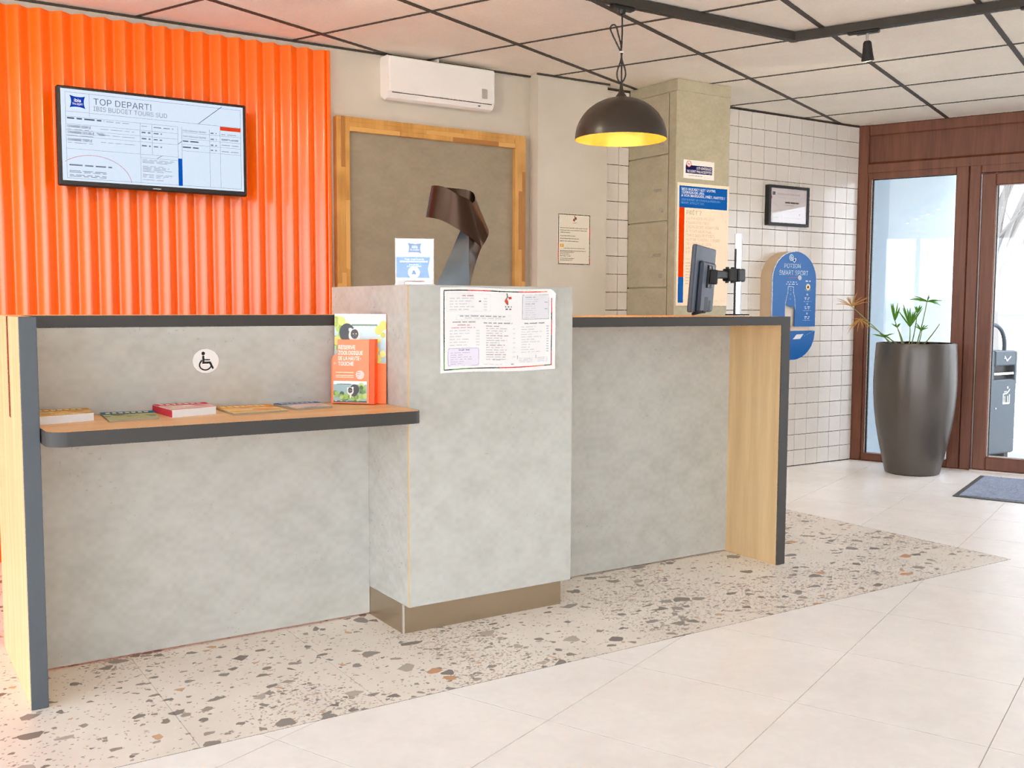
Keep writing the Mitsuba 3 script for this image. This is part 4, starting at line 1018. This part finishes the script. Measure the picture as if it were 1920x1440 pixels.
# leaflet display standing at the right end of the shelf
ld = thing('leaflet_display', 'orange cardboard leaflet display with an animal photograph leaning at the right end of the shelf', 'display')
do = np.array([1.328, 3.146, SZ]); dU = np.array([.125, -.121, 0]); dU /= np.linalg.norm(dU); dN = np.cross(dU, (0, 0, 1))
lean = np.array([0, 0, 1.0]) - dN * .03; lean /= np.linalg.norm(lean)
DM = frame_matrix(do, dU, lean)
BW, BH = .180, .298
def dbx(x0, x1, z0, z1, n0, n1, b=0):
    m = bx(x0, x1, z0, z1, n0, n1, b); m.apply_transform(DM); return m
part(ld, 'back_card', dbx(0, BW, .001, BH, -.004, 0), 'orange_card')
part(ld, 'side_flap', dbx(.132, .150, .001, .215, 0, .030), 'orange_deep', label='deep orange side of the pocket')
part(ld, 'pocket_side', dbx(.0, .004, .001, .15, 0, .030), 'orange_card')
part(ld, 'easel', dbx(BW * .4, BW * .6, .002, BH * .7, -.02, -.004), 'orange_card')
def animal(P, x, y, s, flip):
    """black and white ruffed animal: dark body, pale ruff, dark face with two eyes"""
    f = -1 if flip else 1
    def e(cx, cy, rx, ry, col, l): P.poly(affinity.scale(Point(x + f * cx * s, y + cy * s).buffer(s, 10), rx, ry), col, l)
    e(-.75, .12, .85, .95, (52, 46, 46), 6); e(-.6, -.6, .62, .5, (60, 54, 54), 6)
    e(.05, -.15, .62, .7, (232, 224, 206), 7); e(-.38, .42, .2, .2, (244, 240, 230), 8); e(.52, .3, .16, .2, (240, 234, 220), 8)
    e(.08, -.02, .42, .5, (54, 44, 42), 9); e(.1, -.3, .24, .24, (74, 70, 74), 10); e(-.06, .0, .07, .07, (226, 206, 150), 11); e(.26, .0, .07, .07, (226, 206, 150), 11); e(.1, -.34, .08, .07, (26, 24, 26), 12)
    e(.02, -.95, .16, .5, (238, 228, 210), 8)
P = Print(do + dN * .0002, dU, lean, 1, 1)
P.rect(0, .135, BW, BH, (196, 214, 214)); P.rect(0, .255, BW, BH, (226, 240, 246), 1)
for i in range(12): P.rect(0, .135 + i * .010, BW, .146 + i * .010, (int(150 + 5 * i), int(178 + 4.5 * i), int(176 + 4.5 * i)), 1)
P.rect(0.06, .258, .15, .264, (120, 140, 120), 2)
r = random.Random(9)
for i in range(46):
    px = r.uniform(0, .05) if i % 2 else r.uniform(.1, BW - .006); py = r.uniform(.142, .262) if i % 2 == 0 and px > .15 else r.uniform(.15, .28) if px < .045 else r.uniform(.14, .18)
    P.poly(affinity.scale(Point(px, py).buffer(r.uniform(.008, .018), 5), 1, 1.1).intersection(sbox(0, .135, BW, BH)), r.choice([(176, 206, 80), (206, 220, 110), (140, 176, 70), (222, 206, 90)] if px < .14 else [(222, 206, 90), (236, 190, 60), (196, 190, 80), (210, 214, 120)]), 3 + i % 3)
animal(P, .068, .232, .032, False)
P.build(ld, 'photo_print', 'glossy_ink')
lf = thing('leaflet_pile', 'pile of orange zoo leaflets in the pocket of the leaflet display', 'leaflets')
ln0, ln1 = .004, .030
poly = Polygon([(.0045, .003), (.1315, .003), (.1315, .213), (.022, .213), (.022, .168), (.0045, .158)])
m = extrude(poly, ln1 - ln0); m.apply_transform(DM @ trimesh.transformations.translation_matrix((0, 0, ln0)))
part(lf, 'leaflets', m, 'orange_card')
P = Print(do + dN * (ln1 + .0002), dU, lean, 1, 1)
P.poly(poly, (246, 132, 74)); CR = (250, 236, 222)
P.text('RÉSERVE', .024, .182, .0125, CR, 2, True, .060); P.text('ZOOLOGIQUE', .024, .164, .0125, CR, 2, True, .086); P.text('DE LA HAUTE-', .024, .146, .0125, CR, 2, True, .080); P.text('TOUCHE', .024, .128, .0125, CR, 2, True, .054)
for v in (.104, .094, .088): P.rect(.016, v, .078, v + .0028, (252, 206, 176), 2)
P.disc(.1, .098, .0145, (250, 200, 184), 2); r = random.Random(2)
for v in (.104, .097, .09): P.greek(.091, v, .018, .0022, (226, 120, 110), r, 3, .004, .01)
P.disc(.012, .135, .004, (240, 160, 170), 2)
P.rect(.008, .006, .124, .076, (150, 180, 178), 1); P.rect(.008, .066, .124, .077, (224, 238, 240), 2); P.rect(.02, .0655, .07, .068, (96, 120, 96), 3)
for i in range(44):
    px, py = r.uniform(.014, .118), r.uniform(.012, .026); py = r.uniform(.02, .066) if px > .095 else py + (.012 if px < .04 else 0)
    P.poly(Point(px, py).buffer(r.uniform(.004, .010), 5).intersection(sbox(.008, .006, .124, .076)), r.choice([(96, 140, 60), (150, 190, 76), (70, 100, 50), (190, 206, 110), (120, 150, 80)]), 4 + i % 2)
P.rect(.008, .006, .124, .012, (92, 84, 66), 5)
animal(P, .068, .047, .0185, True)
P.greek(.014, .0105, .05, .0022, (240, 240, 236), r, 13, .004, .01)
P.build(lf, 'cover_print', 'glossy_ink')

# ------------------------------------------------------------------ ceiling track, pendant, spots
RZ = ZC - .004
c0 = np.array([3.635, 3.262]); a0 = np.array([-1.2, 3.31]); dirY = MR[1][:2] * -1; c1 = c0 + dirY * 4.2
tr = thing('light_track', 'black ceiling light track running along the desk and turning towards the entrance', 'light track')
tw, th = .0175, .036
def rail(p, q):
    L_ = LineString([p, q]); return extrude(L_.buffer(tw, cap_style=2), th, (0, 0, RZ - th))
part(tr, 'rail', rail(a0, c0 + (.012, 0)), 'bar_dark'); part(tr, 'rail', rail(c0 - dirY * .012, c1), 'bar_dark')
part(tr, 'rail_groove', extrude(LineString([a0, c0]).buffer(.006, cap_style=2), .001, (0, 0, RZ - th - .0008)), 'black'); part(tr, 'rail_groove', extrude(LineString([c0, c1]).buffer(.006, cap_style=2), .001, (0, 0, RZ - th - .0008)), 'black')
part(tr, 'corner_piece', extrude(Point(*c0).buffer(.022, 4), th + .001, (0, 0, RZ - th - .001)), 'bar_dark')

pn = thing('pendant_lamp', 'black dome pendant lamp with a golden inside hanging over the right counter', 'lamp')
pp = np.array([2.645, 3.277]); zb_, zt_, R_ = 1.757, 1.927, .187
out = [(.0, zt_ + .004), (.02, zt_ + .002)]; n = 26
dome = [(R_ * math.sin(t), zb_ + (zt_ - zb_) * math.cos(t) ** .92) for t in np.linspace(.10, math.pi / 2, n)]
dome = [(R_ * math.sin(t), zb_ + (zt_ - zb_) * max(math.cos(t), 0) ** .95) for t in np.linspace(.08, math.pi / 2, n)]
inner = [(max(r_ - .0022, .001), z - .0018) for r_, z in dome[::-1]]; inner[0] = (R_ - .0022, zb_)
part(pn, 'shade', moved(lathe([(.001, zt_ + .001)] + dome + [(R_ - .001, zb_ - .0004)], 72), (*pp, 0)), 'dome_black', smooth=50)
part(pn, 'shade_lining', moved(lathe([(R_ - .001, zb_)] + inner[1:] + [(.001, zt_ - .004)], 72), (*pp, 0)), 'gold', smooth=50, label='golden inside of the dome')
part(pn, 'neck', moved(lathe([(.0005, zt_ - .001), (.024, zt_ - .001), (.02, zt_ + .008), (.012, zt_ + .018), (.0075, zt_ + .034), (.0065, zt_ + .05), (.0005, zt_ + .051)], 28), (*pp, 0)), 'dome_black', smooth=40)
part(pn, 'socket', moved(lathe([(.0005, zt_ - .004), (.019, zt_ - .004), (.019, zt_ - .05), (.0005, zt_ - .05)], 24), (*pp, 0)), 'black')
bulb = trimesh.creation.icosphere(3, .030); bulb.apply_translation((pp[0], pp[1], zt_ - .085))
part(pn, 'bulb', ply(bulb, 'paper', smooth=True, emitter={'type': 'area', 'radiance': rgb((1.7, 1.25, .75))}), None, label='glowing bulb')
Pz = RZ - th
vx = np.array([.68, -.73])
def cp(u, z, w=0): return (pp[0] + vx[0] * u, pp[1] + vx[1] * u, z)
part(pn, 'cord', tube([cp(0, zt_ + .045), cp(0, zt_ + .12), cp(-.002, 2.107), cp(.001, 2.18), cp(0, Pz - .03)], .0033, 10), 'black', smooth=40)
part(pn, 'cord_loop', tube(spline([cp(-.002, 2.105), cp(-.020, 2.14), cp(-.043, 2.188), cp(-.046, 2.212), cp(-.034, 2.218), cp(-.018, 2.19), cp(-.006, 2.145), cp(-.002, 2.105)], 50), .0033, 8), 'black', smooth=40)
part(pn, 'cord_loop', tube(spline([cp(-.003, 2.105), cp(-.012, 2.05), cp(-.015, 2.0), cp(-.003, 1.986), cp(.011, 1.998), cp(.010, 2.05), cp(.002, 2.105)], 50), .0033, 8), 'black', smooth=40)
part(pn, 'cable_tie', moved(lathe([(.0085, -.0035), (.0085, .0035)], 16), cp(-.001, 2.106)), 'plastic_white')
ad = bx(-.055, .055, -.016, .016, -.014, 0, .003); part(pn, 'track_adaptor', moved(ad, (pp[0], pp[1], Pz)), 'black')
part(pn, 'cord_grip', moved(lathe([(.0005, -.035), (.013, -.03), (.016, -.012), (.0005, -.011)], 24), (pp[0], pp[1], Pz)), 'black', smooth=40)

def spot(x, y, label, aim=None, power=.12, group=None):
    if aim is not None:
        scene[f'spot_beam_{len(scene)}'] = {'type': 'spot', 'intensity': rgb((power, power * .84, power * .64)), 'cutoff_angle': 74.0, 'beam_width': 20.0, 'to_world': mi.ScalarTransform4f().look_at([x, y, Pz - .135], list(aim), [0, 0, 1])}
    k = thing('track_spotlight', label, 'spotlight', group); a = math.atan2(dirY[1], dirY[0])
    Rm = trimesh.transformations.rotation_matrix(a, (0, 0, 1)); Rm[:3, 3] = (x, y, Pz)
    def w(m): m = m.copy(); m.apply_transform(Rm); return m
    part(k, 'adaptor', w(bx(-.05, .05, -.016, .016, -.014, 0, .003)), 'black'); part(k, 'adaptor_foot', w(bx(-.085, -.045, -.012, .012, -.010, 0, .002)), 'black')
    part(k, 'stem', w(tube([(0, 0, -.012), (0, 0, -.05)], .006, 12)), 'aluminium', smooth=40)
    tl = trimesh.transformations.rotation_matrix(math.radians(10), (1, 0, 0)); tl[:3, 3] = (0, 0, -.045)
    head = lathe([(.0005, 0), (.012, 0), (.0175, -.008), (.0235, -.062), (.0275, -.082), (.025, -.086), (.022, -.082), (.020, -.06), (.0005, -.06)], 32); head.apply_transform(tl)
    part(k, 'head', w(head), 'black_matt', smooth=35)
    ds = lathe([(.0005, -.081), (.0225, -.081)], 24); ds.apply_transform(tl); ds = w(ds)
    if ds.face_normals[0][2] > 0: ds.invert()
    part(k, 'lamp_disc', ply(ds, 'paper', emitter={'type': 'area', 'radiance': rgb((1.6, 1.3, .9))}), None, label='lit lamp face')
t_ = (2.957 - c0[1]) / dirY[1]
s1 = c0 + dirY * t_; spot(s1[0], s1[1], 'small black spotlight on the ceiling track right of the pendant', (4.65, 4.6, 1.0), .06)
s2 = c0 + dirY * 1.02; spot(s2[0], s2[1], 'black spotlight on the ceiling track at the right edge of the view')

# ------------------------------------------------------------------ planter, papyrus, door mat
pl = thing('planter', 'tall rounded dark grey planter standing before the side light', 'planter')
po_ = np.array([5.748, 4.067])
prof = [(.0005, 0), (.155, 0), (.168, .006), (.172, .02), (.190, .10), (.212, .20), (.232, .31), (.246, .42), (.2535, .52), (.2555, .60), (.253, .70), (.2475, .80), (.2445, .842), (.241, .849), (.232, .849), (.229, .842), (.235, .78), (.236, .74)]
part(pl, 'pot', moved(lathe(prof, 96), (*po_, 0)), 'planter_grey', smooth=40)
rng = np.random.default_rng(5)
sv = lathe([(.0005, .79)] + [(r_, .79 - .003 * (i % 2)) for i, r_ in enumerate(np.linspace(.02, .235, 14))], 60); sv.vertices[:, 2] += rng.uniform(-.008, .012, len(sv.vertices))
part(pl, 'soil', moved(sv, (*po_, 0)), 'soil', label='brown bark and soil')
pb = []
r = random.Random(6)
for i in range(90):
    a, q = r.uniform(0, 6.28), .225 * math.sqrt(r.random()); m = trimesh.creation.icosphere(0, r.uniform(.010, .018)); m.apply_scale((1, 1, .6)); m.apply_translation((po_[0] + q * math.cos(a), po_[1] + q * math.sin(a), .842 if q > .17 else .81)); pb.append(m)
part(pl, 'bark', cat(*pb), 'soil', stuff=True)

pt = thing('papyrus_plant', 'sparse papyrus plant with green and dried umbrella leaf heads growing in the dark planter', 'plant')
vr = np.array([.574, -.819, 0]) ; vr = np.array([math.sin(math.atan2(po_[1], po_[0])), -math.cos(math.atan2(po_[1], po_[0])), 0]); vf = np.array([po_[0], po_[1], 0]) / np.linalg.norm(po_); PX_ = 1 / 1892 * np.linalg.norm(po_) * 1.0
def pv(px, py, d=0.0):
    """a point of the plant: px to the right of the pot's axis, py above the rim, in centimetres/3.7, d away from the viewer"""
    return np.array([po_[0], po_[1], .847]) + vr * px * PX_ + vf * d + np.array([0, 0, py * PX_])
def blade(p, q, w, droop=.0, n=6):
    p, q = np.array(p), np.array(q); s = q - p; L_ = np.linalg.norm(s); side = np.cross(s, vf); side /= np.linalg.norm(side) + 1e-9; rows = []
    for i in range(n):
        t = i / (n - 1); m_ = p + s * t + np.array([0, 0, -droop * L_ * t * t]); ww = w * (math.sin(math.pi * (.12 + .86 * t)) ** .8) * .5 + .0003
        rows.append([m_ - side * ww + vf * .0, m_ + vf * ww * .3, m_ + side * ww])
    return sheet(rows, .0006)
def head(base, tip, n, length, width, mat, spread, seed, up=1.0, droop=.25):
    r = random.Random(seed); base, tip = np.array(base), np.array(tip)
    pts = spline([base, (base + tip) / 2 + np.array([0, 0, .0]) + vr * .004, tip], 12)
    st_ = part(pt, 'stem', tube(pts, np.linspace(.0042, .0028, 12), 6), 'stem_green', smooth=40)
    for i in range(n):
        a = 2 * math.pi * (i + r.random() * .6) / n; e = spread * r.uniform(.55, 1.25)
        dir_ = vr * math.cos(a) * math.sin(e) + vf * math.sin(a) * math.sin(e) * .9 + np.array([0, 0, math.cos(e) * up])
        part(st_, 'leaf', blade(tip, tip + dir_ * length * r.uniform(.65, 1.1), width * r.uniform(.8, 1.2), droop * r.uniform(.4, 1.3)), mat, smooth=60)
head(pv(-36, -6), pv(-108, 63, -.02), 17, .14, .0042, 'leaf_dry', .95, 1, 1.0, .3)
head(pv(-26, -6, .02), pv(-93, 40, -.04), 16, .095, .0042, 'leaf_dry', 1.75, 2, .9, .5)
head(pv(-22, -6), pv(-36, 38, .02), 8, .12, .009, 'leaf_green', .30, 3, 1.0, .05)
head(pv(-12, -6, -.03), pv(-11, 28, -.02), 14, .15, .008, 'leaf_green', .50, 4, 1.0, .04)
head(pv(-8, -6, .05), pv(0, 52, .05), 5, .06, .010, 'leaf_green', .5, 5, 1.0, .1)
head(pv(0, -6, .0), pv(15, 72, 0), 16, .115, .006, 'leaf_green', 1.15, 6, .7, .35)
head(pv(2, -6, -.05), pv(8, 22, -.05), 8, .075, .006, 'leaf_green', .9, 7, .9, .3)
head(pv(10, -6, .06), pv(36, 32, .04), 2, .01, .003, 'stem_green', .2, 8)
head(pv(-40, -6, -.06), pv(-52, 10, -.08), 10, .085, .007, 'leaf_green', 1.0, 9, .8, .5)
head(pv(-20, -6, .08), pv(-32, 26, .08), 4, .045, .008, 'leaf_green', .7, 10, 1.0, .1)

mt = thing('door_mat', 'blue grey ribbed door mat with a dark edge on the floor before the entrance door', 'mat')
my1, mx_0, mx_1 = 1.165, 6.125, 6.975
part(mt, 'border', rbx(mx_0, mx_1, .05, my1, .0, .006, .003), 'anthracite_blue', label='dark rubber edge')
part(mt, 'pile', rbx(mx_0 + .035, mx_1 - .02, .08, my1 - .03, .002, .010, .003), 'mat_fibre')
for i in range(34):
    pass

for i, x in enumerate((-.6, .05, .7, 1.3)):
    y = a0[1] + (c0[1] - a0[1]) * (x - a0[0]) / (c0[0] - a0[0])
    spot(x, y, 'black spotlight on the ceiling track above the left counter', (3.75, 4.5, 1.5) if i == 3 else (x + .15, YW, 1.2), .06 if i == 3 else .035, 'spotlights on the ceiling track above the left counter')
